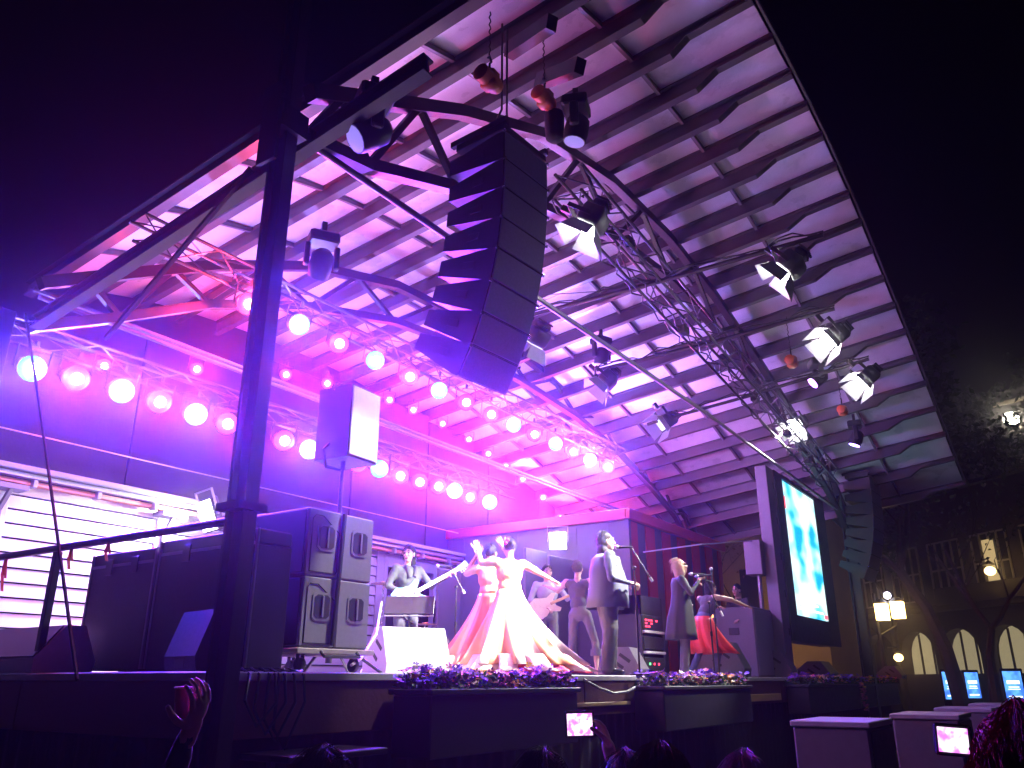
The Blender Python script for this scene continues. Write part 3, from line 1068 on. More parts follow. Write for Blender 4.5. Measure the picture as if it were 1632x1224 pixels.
# guard rail on the left edge, with red ribbons
rl = thing('guard_rail', 'dark pipe guard rail along the side of the stage with red ribbons', 'railing', (3.66, 4.75, FL))
part(rl, 'top_rail', MB().tube([(3.66, 4.72, EYE + 1.06), (3.66, 9.5, EYE + 1.06)], .032, 10), STEEL, True, True)
for yy in (4.8, 7.1, 9.4):
    part(rl, 'rail_post', MB().bbox((3.63, yy - .03, FL), (3.69, yy + .03, EYE + 1.03), .006), STEEL, True)
RIB = M('red_ribbon', (.7, .03, .05), .5, 0, .1, 20, .05)
for (x, y0, y1) in ((172, 874, 892), (112, 888, 905), (5, 913, 940), (14, 925, 925)):
    if y1 == y0:
        continue
    a, b = P(x, y0 + 2, x=3.65), P(x - 2, y1 + 2, x=3.65)
    a.z = EYE + 1.03
    mb = MB()
    d = a - b
    mb.beam(a, a - d * .5 + Vector((0, .03, 0)), .03, .006).beam(a - d * .5 + Vector((0, .03, 0)), b, .024, .006, (0, 1, .2)).beam(a, a - d * .6 + Vector((0, -.03, 0)), .018, .006)
    part(rl, 'ribbon', mb, RIB, True)

# ------------------------------------------------------------------ red trimmed container building on stage
cc = P(1010, 1070, y=6.9)
CX = cc.x
CT = EYE + 3.12
cont = thing('dark_hut', 'dark hut with red trim and red stripes at the back of the stage', 'hut', (CX, 6.9, FL))
L = 5.0
D = 11.25 - 6.9
part(cont, 'side_wall', MB().bbox((0, .06, .004), (.06, D, CT - FL - .21), .004), CONT)
for k in range(6):
    part(cont, 'wall_rib', MB().bbox((-.012, .4 + k * .7, .02), (-.001, .42 + k * .7, CT - FL - .22), .003), CONT)
xs = 0.0
k = 0
while xs < L:
    wd = .42 if k % 2 == 0 else .38
    part(cont, 'stripe_panel', MB().bbox((xs, -.03 if k % 2 == 0 else -.005, .004), (min(xs + wd - .004, L), .05, CT - FL - .21), .006), REDP if k % 2 == 0 else CONT)
    xs += wd
    k += 1
part(cont, 'roof_trim', MB().bbox((-.1, -.12, CT - FL - .2), (L + .1, -.035, CT - FL), .01), REDP)
part(cont, 'roof_trim', MB().bbox((-.1, -.03, CT - FL - .2), (-.02, D, CT - FL), .01), REDP)
part(cont, 'roof_slab', MB().box((-.015, -.03, CT - FL - .19), (L, D, CT - FL - .02)), CONT)
part(cont, 'corner_post', MB().bbox((-.04, -.06, .004), (.06, .055, CT - FL - .2), .006), CONT)
worklight(P(889, 862, x=CX - .3), P(889, 862, x=CX - .3) + Vector((-1, -.6, -.35)), 70, 'lit white square floodlight on the side of the dark hut', 1.1)
worklight(P(330, 822, y=10.55) , P(60, 900, y=11.0), 620, 'glaring white floodlight before the louvred wall behind the post', 1.5, 150)
# dark stage flats leaning behind the dancers
for (xa, xb, yt, yy, lab) in ((700, 735, 905, 9.6, 'tall dark stage flat beside the doorway'), (838, 872, 872, 8.4, 'grey stage flat behind the dancers'), (876, 918, 884, 8.0, 'dark stage flat next to the grey flat')):
    a, b = P(xa, yt, y=yy), P(xb, yt + 8, y=yy)
    solo('stage_flat', MB().bbox((a.x, yy, FL), (max(b.x, a.x + .5), yy + .06, a.z), .01), CONT if xa != 838 else CABG, lab, 'panel')

# ------------------------------------------------------------------ video screen
SY = 4.95
a = P(1243, 765, y=SY)
b = P(1319, 992, y=SY)
c = P(1287, 790, y=SY)
sx0, sx1 = a.x, P(1318, 988, y=SY).x
sz1, sz0 = a.z, P(1272, 980, y=SY).z
vs = thing('video_screen', 'tall bright cyan and white video screen in a dark frame', 'screen', (sx0, SY, FL))
part(vs, 'frame', MB().box((sx0 - .55, SY + .02, sz0 - .55), (sx1 + .55, SY + .35, sz1 + .12)).bbox((sx0 - .55, SY - .05, sz0 - .55), (sx0 - .02, SY + .02, sz1 + .12), .01).bbox((sx1 + .02, SY - .05, sz0 - .55), (sx1 + .9, SY + .02, sz1 + .12), .01).box((sx0 - .02, SY - .05, sz1 + .02), (sx1 + .02, SY + .02, sz1 + .12)).box((sx0 - .02, SY - .05, sz0 - .55), (sx1 + .02, SY + .02, sz0 - .02)), BLACK, True)
m = bpy.data.materials.new('screen_image')
m.use_nodes = True
tn = m.node_tree
bs = tn.nodes['Principled BSDF']
tcn = tn.nodes.new('ShaderNodeTexCoord')
mp = tn.nodes.new('ShaderNodeMapping')
mp.inputs['Scale'].default_value = (.55, 1, 1.0)
tn.links.new(tcn.outputs['Object'], mp.inputs[0])
nz = tn.nodes.new('ShaderNodeTexNoise')
nz.inputs['Scale'].default_value = 1.5
nz.inputs['Detail'].default_value = 1.5
tn.links.new(mp.outputs[0], nz.inputs['Vector'])
cr = tn.nodes.new('ShaderNodeValToRGB')
cr.color_ramp.interpolation = 'B_SPLINE'
e = cr.color_ramp.elements
e[0].position, e[0].color = .38, (.0, .35, .95, 1)
e[1].position, e[1].color = .54, (.85, 1, 1, 1)
k = cr.color_ramp.elements.new(.44)
k.color = (.05, .75, 1, 1)
tn.links.new(nz.outputs[0], cr.inputs[0])
tn.links.new(cr.outputs[0], bs.inputs['Emission Color'])
bs.inputs['Emission Strength'].default_value = 1.15
bs.inputs['Base Color'].default_value = (.02, .02, .02, 1)
part(vs, 'display', MB().box((sx0, SY - .03, sz0), (sx1, SY + .015, sz1)), m, True)
wht = M('screen_white', (.1, .1, .1), .4, 0, 0, 5, 0, (.9, 1, 1), 2.0)
redm = M('screen_red', (.1, .1, .1), .4, 0, 0, 5, 0, (1, .08, .12), 2.0)
for k, (u0, u1) in enumerate(((.1, .85), (.1, .7), (.1, .8))):
    zz = sz0 + .12 + k * .13
    part(vs, 'caption_line', MB().box((sx0 + (sx1 - sx0) * u0, SY - .034, zz), (sx0 + (sx1 - sx0) * u1, SY - .031, zz + .045)), wht, True)
part(vs, 'caption_mark', MB().box((sx1 - .3, SY - .034, sz0 + .03), (sx1 - .03, SY - .031, sz0 + .12)), redm, True)
part(vs, 'caption_mark', MB().box((sx0 + .02, SY - .034, sz1 - .62), (sx0 + .12, SY - .031, sz1 - .35)), redm, True)
a = P(1192, 748, y=SY + .1)
part(vs, 'upright', MB().bbox((sx0 - 1.05, SY - .02, FL), (sx0 - .56, SY + .22, sz1 + .12), .01), CABG, True)
for k in range(5):
    zz = FL + .8 + k * .75
    part(vs, 'upright_slot', MB().box((sx0 - .68, SY - .026, zz), (sx0 - .62, SY - .0205, zz + .14)), BLACK, True)
# sub and pole speaker left of the screen
bb = P(1197, 1030, y=5.25)
bt = P(1197, 968, y=5.25)
bw = P(1262, 1030, y=5.1).x - bb.x
t = thing('subwoofer', 'grey box loudspeaker carrying a pole speaker beside the video screen', 'loudspeaker', (bb.x, 5.15, FL))
part(t, 'cabinet', MB().bbox((0, 0, .0), (bw * .62, .8, bt.z - FL), .015), CABG)
part(t, 'grille', MB().bbox((.03, -.014, .04), (bw * .62 - .03, -.001, bt.z - FL - .04), .005), GRILLE)
part(t, 'side_grip', MB().bbox((-.012, .3, (bt.z - FL) * .6), (-.001, .5, (bt.z - FL) * .7), .003), BLACK)
pb, ptp = P(1212, 918, y=5.3), P(1202, 862, y=5.3)
t2 = thing('pole_speaker', 'grey speaker on a pole above the box beside the video screen', 'loudspeaker', (pb.x - .1, 5.3, bt.z))
part(t2, 'cabinet', MB().bbox((-.2, -.15, pb.z - bt.z), (.22, .2, ptp.z - bt.z), .015), CABG)
part(t2, 'pole', MB().tube([(.0, 0, 0), (0, 0, pb.z - bt.z)], .045, 10), ALU, smooth=True)
solo('rope', MB().tube([P(1205, 861, y=5.3), P(1115, 868, y=5.6), P(1025, 880, y=6.6)], .014, 6), GREYCABLE, 'pale rope stretched from the dark hut to the pole speaker', 'rope')

# amplifier rack behind the mic stand
rk = P(1025, 1065, y=5.9)
t = thing('amplifier_rack', 'open rack of amplifiers with small red lights before the dark hut', 'rack', (rk.x, 5.9, FL))
rh = P(1030, 950, y=5.9).z - FL
part(t, 'frame', MB().box((0, 0, 0), (.04, .5, rh)).box((.82, 0, 0), (.86, .5, rh)).box((0, .46, 0), (.86, .5, rh)).box((0, 0, rh - .3), (.86, .46, rh)), BLACK)
for z0 in (.1, .42):
    part(t, 'amplifier', MB().bbox((.05, -.02, z0), (.81, .45, z0 + .2), .01), CAB)
    part(t, 'shelf', MB().bbox((.041, -.05, z0 + .25), (.819, .45, z0 + .29), .006), PW)
ledm = M('red_led', (.2, 0, 0), .4, 0, 0, 5, 0, (1, .04, .08), 4)
grm = M('green_led', (0, .2, 0), .4, 0, 0, 5, 0, (.1, 1, .2), 4)
for i in range(5):
    for j in range(3):
        if random.random() < .75:
            part(t, 'indicator', MB().box((.12 + i * .1, -.028, .76 + j * .05), (.19 + i * .1, -.0215, .785 + j * .05)), ledm)
part(t, 'display_unit', MB().bbox((.05, -.02, .73), (.81, .45, .95), .01), CAB)
for (i, mm) in ((0, grm), (1, ledm), (2, ledm)):
    part(t, 'indicator', MB().box((.2 + i * .17, -.028, .18), (.24 + i * .17, -.0215, .21)), mm)

# keyboard table at the far side
kt = P(1135, 1060, y=5.9)
t = thing('keyboard_table', 'dark cloth covered table behind the reaching dancer', 'table', (kt.x, 5.95, FL))
part(t, 'top', MB().bbox((0, 0, .92), (1.9, .6, .96), .008), BLACK)
part(t, 'cloth', cloth_strip((0, -.005, 0), (1.9, -.005, 0), .01, .92, .02), SKIRT, False, True)
part(t, 'keyboard', MB().bbox((.2, .1, .961), (1.4, .4, 1.03), .01), CAB)
lp = thing('orange_lamp', 'small orange lamp glowing on the dark table', 'lamp', (kt.x + .7, 6.1, FL + 1.03))
part(lp, 'body', MB().lathe([(.05, 0), (.05, .05), (.02, .08)], 12), BLACK)
part(lp, 'bulb', MB().bbox((-.12, -.03, .1), (.12, .03, .15), .02).bbox((-.12, -.03, .17), (.12, .03, .2), .012), lens((1, .3, .05), 12))

# ------------------------------------------------------------------ planters with flowers


def planter(x0, x1, label, trail=False):
    y0, y1 = SY0 - .46, SY0 - .07
    zt = FL - .12
    t = thing('flower_planter', label, 'planter', (x0, y0, zt - .5))
    w_, h_ = x1 - x0, .5
    d_ = y1 - y0
    body = M('planter_black', (.03, .028, .035), .5, 0, .2, 8, .06)
    part(t, 'box', MB().bbox((0, 0, 0), (w_, d_, h_ - .045), .012), body)
    part(t, 'rim', MB().bbox((-.03, -.03, h_ - .044), (w_ + .03, 0.03, h_), .008).bbox((-.03, d_ - .03, h_ - .044), (w_ + .03, d_ + .03, h_), .008).bbox((-.03, .03, h_ - .044), (.03, d_ - .03, h_), .008).bbox((w_ - .03, .03, h_ - .044), (w_ + .03, d_ - .03, h_), .008), body)
    part(t, 'soil', MB().box((.03, .03, h_ - .043), (w_ - .03, d_ - .03, h_ - .02)), M('soil', (.04, .028, .02), .95, 0, .4, 30, .5))
    lf = MB()
    for k in range(int(320 * w_)):
        p = Vector((random.uniform(0, w_), random.uniform(0.0, d_), h_ + random.uniform(-.02, .12)))
        s = random.uniform(.02, .045)
        q = Quaternion((random.random() - .5, random.random() - .5, random.random() - .5), random.uniform(0, 3))
        lf.add([p + q @ Vector(v) for v in ((-s, 0, 0), (0, -s * .6, .01), (s * 1.4, 0, .0), (0, s * .6, .01))], [(0, 1, 2, 3)])
    part(t, 'foliage', lf, M('planter_leaf', (.05, .10, .035), .6, 0, .4, 30, .05), kind='stuff')
    cols = [M('violet_petal', (.28, .10, .8), .5, 0, .25, 30, .02), M('orange_petal', (.95, .40, .05), .5, 0, .2, 30, .02), M('pink_petal', (.75, .16, .35), .5, 0, .2, 30, .02), M('cream_petal', (.85, .75, .55), .5, 0, .1, 30, .02)]
    fb = [MB() for _ in cols]
    seg = random.uniform(0, 3)

    def bloom(p, s, ci):
        q = Quaternion((random.random() - .5, random.random() - .5, .3), random.uniform(0, 1.2))
        for a in range(5):
            an = a * 2 * math.pi / 5
            dx, dy = math.cos(an), math.sin(an)
            fb[ci].add([p, p + q @ Vector((dx * s - dy * s * .5, dy * s + dx * s * .5, s * .35)), p + q @ Vector((dx * s * 1.25, dy * s * 1.25, s * .3)), p + q @ Vector((dx * s + dy * s * .5, dy * s - dx * s * .5, s * .35))], [(0, 1, 2, 3)])
    for k in range(int(150 * w_)):
        u = random.random()
        ph = math.sin(u * w_ * 4.2 + seg)
        ci = random.choices([0, 1, 2, 3], [6, 1, 1, .4] if ph > -.1 else [1, 6, 1.5, 1])[0]
        p = Vector((u * w_, random.uniform(0, d_), h_ + random.uniform(.02, .14) + .07 * max(0, ph) * random.random()))
        bloom(p, random.uniform(.022, .04), ci)
    if trail:
        for k in range(60):
            z = random.random()
            bloom(Vector((w_ + random.uniform(-.1, .1) + z * .25, -.05 + random.uniform(-.04, .04), h_ - z * .55)), .03, random.choice((1, 2, 2)))
    for f_, c_ in zip(fb, cols):
        if f_.f:
            part(t, 'blossoms', f_, c_, kind='stuff')
    return t


def xat(px, y):
    return P(px, 1085, y=y).x


py_ = SY0 - .46
planter(xat(688, py_), xat(920, py_), 'black flower planter before the dancers, full of violet and orange blossoms')
planter(xat(1057, py_), xat(1195, py_), 'black flower planter at the feet of the woman in the coat')
planter(xat(1287, py_), xat(1368, py_), 'black flower planter under the video screen with a trailing spray', True)
planter(xat(1376, py_), xat(1430, py_), 'black flower planter beside the trailing spray at the far stage end')
# cables
for pts, lab, mm, r in (
        ([P(930, 1083, y=4.66), P(955, 1097, y=4.6), P(978, 1105, y=4.6), P(1000, 1102, y=4.6), P(1022, 1090, y=4.6), P(1060, 1086, y=4.66)], 'pale cable drooping over the fascia between two planters', GREYCABLE, .016),
        ([P(560, 1060, y=5.3), P(575, 1050, y=5.5), P(600, 1010, y=6.2), P(608, 960, y=7.6)], 'white cable running from the subwoofer stack to the bass player', GREYCABLE, .014)):
    solo('cable', MB().tube(pts, r, 6), mm, lab, 'cable', None, True)
cb = MB()
for k in range(5):
    c0 = P(432, 1078 + k * 3, y=4.9)
    r0 = .22 + .05 * math.sin(k * 2.2)
    cb.tube([c0 + Vector((r0 * math.cos(a * .45), .5 * r0 * math.sin(a * .45), .03 + .012 * k + .01 * math.sin(a + k))) for a in range(15)], .012, 6)
for k in range(4):
    x0 = P(400 + k * 16, 1075, y=4.64).x
    cb.tube([(x0, 4.75, FL + .02), (x0, 4.655, FL - .02), (x0 - .06, 4.6, FL - .18 - .06 * k), (x0 + .05, 4.6, FL - .34 - .05 * k), (x0 + .2, 4.6, FL - .2), (x0 + .22, 4.655, FL - .02), (x0 + .2, 4.8, FL + .02)], .011, 6)
solo('cable_coil', cb, RUBBER, 'tangle of dark cables on the stage edge beside the corner post', 'cable', None, True)

# ground subwoofers in a row in front of the stage
gs0 = None
GSL = ['pale topped subwoofer on the ground, ' + q for q in ('fourth from the blue kiosks', 'third from the blue kiosks', 'second from the blue kiosks', 'nearest the blue kiosks')]
GB = M('ground_sub', (.12, .11, .14), .6, 0, .2, 12, .15)
for i, (px, py) in enumerate(((1262, 1148), (1420, 1137.5), (1490, 1128), (1545, 1121.5))):
    c = P(px, py, z=1.36)
    if gs0 is None:
        gs0 = thing('ground_subwoofer', GSL[0], 'loudspeaker', (c.x, c.y, 0), 0, 'subwoofers on the ground before the stage')
        part(gs0, 'cabinet', MB().bbox((0, -.75, .02), (1.15, 0, 1.3), .02), GB)
        part(gs0, 'top_board', MB().bbox((-.02, -.77, 1.301), (1.17, .02, 1.36), .01), M('sub_top', (.35, .33, .38), .5, 0, .15, 10, .08))
        part(gs0, 'grille', MB().bbox((.03, -.766, .05), (1.12, -.751, 1.27), .005), BLACK)
        for s in (.2, .5):
            part(gs0, 'side_handle', MB().bbox((-.012, -.75 + s, .62), (-.001, -.6 + s, .72), .003), BLACK)
        for a, b in ((.06, -.7), (1.04, -.7), (.06, -.1), (1.04, -.1)):
            part(gs0, 'foot', MB().box((a, b, 0), (a + .05, b + .05, .02)), BLACK)
    else:
        clone(gs0, Matrix.Translation((c.x, c.y, 0)), GSL[i])

# ------------------------------------------------------------------ people
SKIN = M('skin', (.52, .33, .25), .5, 0, .08, 30, .04)
SKIND = M('tan_skin', (.38, .22, .15), .5, 0, .08, 30, .04)
HAIRB = M('black_hair', (.010, .008, .008), .5, 0, .3, 60, .3, None, 0, .2)
HAIRL = M('fair_hair', (.55, .38, .22), .45, 0, .25, 60, .3)
EYESH = M('shaded_eye', (.22, .2, .2), .2, 0, .02, 30, 0)  # whites darkened, eye shading put into the colour
LIP = M('lip', (.45, .14, .14), .4, 0, .05, 30, 0)
SHOE = M('dark_shoe', (.03, .028, .03), .4, 0, .2, 30, .05)


class Body:
    """primitives joined by a voxel remesh into one continuous skin; faces take the material of the nearest primitive"""

    def __init__(s):
        s.caps = []      # (a, b, ra, rb, material, fine)

    def cap(s, a, b, ra, rb, m, fine=False):
        s.caps.append((Vector(a), Vector(b), ra, rb, m, fine))

    def ellc(s, c, r, m, fine=False, rot=None):
        s.caps.append((Vector(c), tuple(r), rot, None, m, fine))

    def build(s, fine, vox):
        mb = MB()
        caps = [c for c in s.caps if c[5] == fine]
        if not caps:
            return None
        for (a, b, ra, rb, m, _) in caps:
            if rb is None:
                mb.ell(a, b, 14, 10, ra)
            else:
                d = (b - a)
                L = d.length
                if L < 1e-5:
                    mb.ell(a, ra, 10, 6)
                    continue
                d /= L
                pts, rs = [], []
                for k in range(4):
                    t = math.pi / 2 * k / 4
                    pts.append(a - d * ra * math.cos(t))
                    rs.append(max(.0008, ra * math.sin(t)))
                for k in range(5):
                    f = k / 4
                    pts.append(a + d * L * f)
                    rs.append(ra + (rb - ra) * f)
                for k in range(1, 5):
                    t = math.pi / 2 * k / 4
                    pts.append(b + d * rb * math.sin(t))
                    rs.append(max(.0008, rb * math.cos(t)))
                mb.tube(pts, rs, 12)
        me = mb.mesh('tmp', SKIN)
        o = bpy.data.objects.new('tmp', me)
        COL.objects.link(o)
        md = o.modifiers.new('r', 'REMESH')
        md.mode = 'VOXEL'
        md.voxel_size = vox
        sm = o.modifiers.new('s', 'SMOOTH')
        sm.factor = .5
        sm.iterations = 4 if not fine else 2
        dg = bpy.context.evaluated_depsgraph_get()
        ev = o.evaluated_get(dg)
        m2 = ev.to_mesh()
        vs = [v.co.copy() for v in m2.vertices]
        fs = [tuple(p.vertices) for p in m2.polygons]
        ev.to_mesh_clear()
        bpy.data.objects.remove(o)
        bpy.data.meshes.remove(me)
        if not fine and len(caps) > 12:
            for v in vs:
                v += Vector((noise.noise(v * 16), noise.noise(v * 16 + Vector((9, 0, 0))), 0)) * .007 + Vector((noise.noise(v * 34), noise.noise(v * 34 + Vector((5, 5, 0))), 0)) * .004
        mats = []
        for f in fs:
            c = sum((vs[i] for i in f), Vector()) / len(f)
            best, bd = None, 1e9
            for (a, b, ra, rb, m, _) in caps:
                if rb is None:
                    q = c - a
                    if ra is not None:
                        q = ra.inverted() @ q
                    k = math.sqrt((q.x / b[0]) ** 2 + (q.y / b[1]) ** 2 + (q.z / b[2]) ** 2)
                    dd = (k - 1) * min(b)
                else:
                    ab = b - a
                    t = max(0, min(1, (c - a).dot(ab) / max(1e-9, ab.length_squared)))
                    dd = (c - a - ab * t).length - (ra + (rb - ra) * t)
                if dd < bd:
                    bd, best = dd, m
            mats.append(best)
        return vs, fs, mats

    def mesh(s, name, vox=.016, fvox=.0065):
        V, F, MM = [], [], []
        for fine, vx in ((False, vox), (True, fvox)):
            r_ = s.build(fine, vx)
            if r_:
                o = len(V)
                V += r_[0]
                F += [tuple(i + o for i in f) for f in r_[1]]
                MM += r_[2]
        uniq = []
        for m in MM:
            if m not in uniq:
                uniq.append(m)
        me = bpy.data.meshes.new(name)
        me.from_pydata([tuple(v) for v in V], [], F)
        for m in uniq:
            me.materials.append(m)
        me.polygons.foreach_set('material_index', [uniq.index(m) for m in MM])
        me.polygons.foreach_set('use_smooth', [True] * len(F))
        return me


def add_hand(B, wrist, fwd, nrm, side, skin, curl=.5, s=1.0):
    """fwd: fingers' direction, nrm: palm normal, side=+1 thumb towards fwd x nrm"""
    fwd = Vector(fwd).normalized()
    nrm = Vector(nrm)
    nrm = (nrm - fwd * nrm.dot(fwd)).normalized()
    lat = fwd.cross(nrm) * side
    w_ = Vector(wrist)
    rot = Matrix((lat, fwd, nrm)).transposed()
    B.ellc(w_ + fwd * .045 * s, (.042 * s, .055 * s, .017 * s), skin, True, rot)
    B.cap(w_ - fwd * .05 * s, w_ + fwd * .02 * s, .027 * s, .026 * s, skin, True)
    for k, (off, ln) in enumerate(((.034, .075), (.0115, .083), (-.0115, .078), (-.033, .062))):
        p = w_ + fwd * (.085 - abs(off) * .15) * s + lat * off * s
        d = (fwd + lat * off * 2.2).normalized()
        for q in range(3):
            a = curl * (.5 + q * .55) * (1 + .08 * k)
            dd = (d * math.cos(a) + nrm * math.sin(a))
            n2 = p + dd * ln * (.42, .32, .26)[q] * s
            B.cap(p, n2, (.0088 - .0008 * q) * s, (.0082 - .0008 * q) * s, skin, True)
            p = n2
    p = w_ + fwd * .02 * s + lat * .032 * s
    for q, ln in enumerate((.04, .032, .026)):
        dd = (fwd * (.55 + .15 * q) + lat * (.8 - .25 * q) + nrm * curl * (.5 + .2 * q)).normalized()
        n2 = p + dd * ln * s
        B.cap(p, n2, (.013 - .0015 * q) * s, (.0115 - .0015 * q) * s, skin, True)
        p = n2


def crowd_hair(o, hp, k, mat, n=1500, length=.13):
    """loose strands lying over the crown"""
    mb = MB()
    for i in range(n):
        a = random.uniform(0, 2 * math.pi)
        e = random.uniform(.1, 1.45)
        d = Vector((math.cos(a) * math.cos(e), math.sin(a) * math.cos(e), math.sin(e)))
        p = hp(d.x * .085, -.02 + d.y * .1, .045 + d.z * .092)
        tan = Vector((-d.x * d.z, -d.y * d.z - .3, d.z * d.z - 1.1)).normalized() + Vector((random.uniform(-.3, .3), random.uniform(-.3, .3), random.uniform(0, .35)))
        pts = [p, p + tan * length * .35 + d * (.012 + .008 * random.random()), p + tan * length * .7 + d * .006, p + tan * length + Vector((0, 0, -.03))]
        mb.tube(pts, [.0013, .0012, .0010, .0004], 3, cap=False)
    part(o, 'hair_strands', mb, mat, kind='stuff')


def person(loc, yaw, label, J, H=1.72, top=None, pants=None, skin=SKIN, shoe=SHOE, fat=1.0, sleeve=1.0, head_yaw=0.0, head_tilt=0.0, hair=None, hairmat=None, hands=True, curl=(.6, .6), palm=None, legs_bare=False, top_low=.98, name='person', vox=.016, bust=False, fvox=.0065, strands=350):
    """local frame: faces +Y, +X is the person's right. J overrides joints (for H=1.75)."""
    k = H / 1.75
    j = dict(pelvis=(0, 0, .96), waist=(0, 0, 1.1), chest=(0, .01, 1.29), neck=(0, -.01, 1.47), head=(0, .025, 1.63),
             rs=(.185, 0, 1.43), ls=(-.185, 0, 1.43), re=(.25, -.03, 1.15), le=(-.25, -.03, 1.15), rw=(.26, .08, .92), lw=(-.26, .08, .92),
             rh=(.095, 0, .93), lh=(-.095, 0, .93), rk=(.105, .025, .5), lk=(-.105, .025, .5), ra=(.11, -.02, .09), la=(-.11, -.02, .09),
             rt=(.13, .15, .035), lt=(-.13, .15, .035))
    j.update(J)
    j = {a: Vector(b) * k for a, b in j.items()}
    top = top or BLACK
    pants = pants or BLACK
    B = Body()
    tf = fat
    hw = Vector((0, 0, .03 * k))
    B.ellc(j['pelvis'], (.165 * k * tf, .125 * k * tf, .13 * k), pants)
    B.ellc(j['waist'], (.145 * k * tf, .11 * k * tf * (1 + .15 * (tf - 1)), .15 * k), top)
    B.ellc(j['chest'], (.172 * k * (1 + (tf - 1) * .7), .12 * k * tf, .19 * k), top)
    if bust:
        for s in (-1, 1):
            B.ellc(j['chest'] + Vector((s * .075 * k, .095 * k, .0)), (.065 * k, .06 * k, .065 * k), top)
    B.cap(j['rs'] * .8 + j['chest'] * .2, j['ls'] * .8 + j['chest'] * .2, .07 * k, .07 * k, top)
    B.cap(j['neck'] + Vector((0, -.01, -.05 * k)), j['neck'] * .45 + j['head'] * .55, .056 * k * (1 + (tf - 1) * .5), .05 * k, skin)
    for s in 'rl':
        sm = top if sleeve > .1 else skin
        B.cap(j[s + 's'], j[s + 'e'], .06 * k * (1 + (tf - 1) * .5), .045 * k * (1 + (tf - 1) * .4), sm)
        fm = top if sleeve > .9 else skin
        a, b = j[s + 'e'], j[s + 'w']
        B.cap(a, a.lerp(b, .93), .043 * k, .03 * k, fm)
        if hands:
            fwd = (b - a).normalized()
            nrm = (palm or {}).get(s, Vector((0, -.2, -1)) if abs(fwd.z) < .7 else Vector((1 if s == 'l' else -1, 0, 0)))
            nrm = Vector(nrm)
            add_hand(B, b, fwd, nrm, 1 if s == 'r' else -1, skin, curl[0 if s == 'r' else 1], k)
        B.cap(j[s + 'h'], j[s + 'k'], .088 * k * (1 + (tf - 1) * .75), .064 * k * (1 + (tf - 1) * .8), pants)
        lm = skin if legs_bare else pants
        kn, an = j[s + 'k'], j[s + 'a']
        if legs_bare:
            B.cap(kn, kn.lerp(an, .4), .064 * k, .062 * k, pants)
            B.cap(kn.lerp(an, .35), an, .05 * k, .036 * k, skin)
        else:
            B.cap(kn, an, .064 * k * (1 + (tf - 1) * .8), .058 * k * (1 + (tf - 1) * .8), pants)
        B.cap(an - Vector((0, .03, .03)) * k, j[s + 't'], .045 * k, .036 * k, shoe)
    # head
    q = Matrix.Rotation(head_yaw, 3, 'Z') @ Matrix.Rotation(head_tilt, 3, 'X')
    hc = j['head']

    def hp(x, y, z):
        return hc + q @ (Vector((x, y, z)) * k)
    B.ellc(hp(0, -.01, .03), (.073 * k, .092 * k, .088 * k), skin, True, q)
    B.ellc(hp(0, .025, -.03), (.06 * k, .068 * k, .085 * k), skin, True, q)
    B.ellc(hp(0, .05, -.085), (.036 * k, .036 * k, .03 * k), skin, True, q)
    B.cap(hp(0, .088, .02), hp(0, .108, -.022), .009 * k, .014 * k, skin, True)
    for s in (-1, 1):
        B.ellc(hp(s * .073, -.005, -.005), (.012 * k, .02 * k, .032 * k), skin, True, q)
        B.cap(hp(s * .048, .076, .038), hp(s * .016, .088, .034), .01 * k, .009 * k, skin, True)
        B.ellc(hp(s * .035, .07, -.02), (.022 * k, .02 * k, .02 * k), skin, True, q)
    B.cap(hp(-.02, .089, -.057), hp(.02, .089, -.057), .008 * k, .008 * k, LIP, True)
    B.cap(hp(0, -.02, -.04), j['neck'], .05 * k, .052 * k, skin, True)
    o = obj(name, B.mesh(name, vox, fvox))
    tag(o, label, 'person')
    m4 = Matrix.Translation(Vector(loc)) @ Matrix.Rotation(yaw, 4, 'Z')
    o.matrix_world = m4
    o['_m'] = [list(r_) for r_ in m4]
    for s in (-1, 1):
        ep = hp(s * .032, .081, .014)
        part(o, 'eye', MB().ell(ep, .0125 * k, 8, 6).ell(hp(s * .032, .0915, .014), .006 * k, 6, 4, mi=1), [EYESH, HAIRB], smooth=True)
        if hairmat:
            part(o, 'eyebrow', MB().tube([hp(s * .05, .082, .042), hp(s * .035, .094, .047), hp(s * .016, .096, .042)], [.003 * k, .005 * k, .004 * k], 5), hairmat)
    if hair:
        hb = Body()
        hb.ellc(hp(0, -.022, .045), (.083 * k, .098 * k, .09 * k), hairmat, False, q)
        for (c, r_) in hair:
            hb.ellc(hp(*c), tuple(x_ * k for x_ in r_), hairmat, False, q)
        hm = hb.mesh('hair', .011)
        for v in hm.vertices:
            nz = noise.noise(Vector((v.co.x * 70, v.co.y * 70, v.co.z * 12))) * .0045
            v.co += (v.co - hc).normalized() * nz
        part_h = obj('hair', hm, o)
        if strands:
            crowd_hair(o, hp, k, hairmat, strands, .12)
    o['_k'] = k
    return o, j, hp


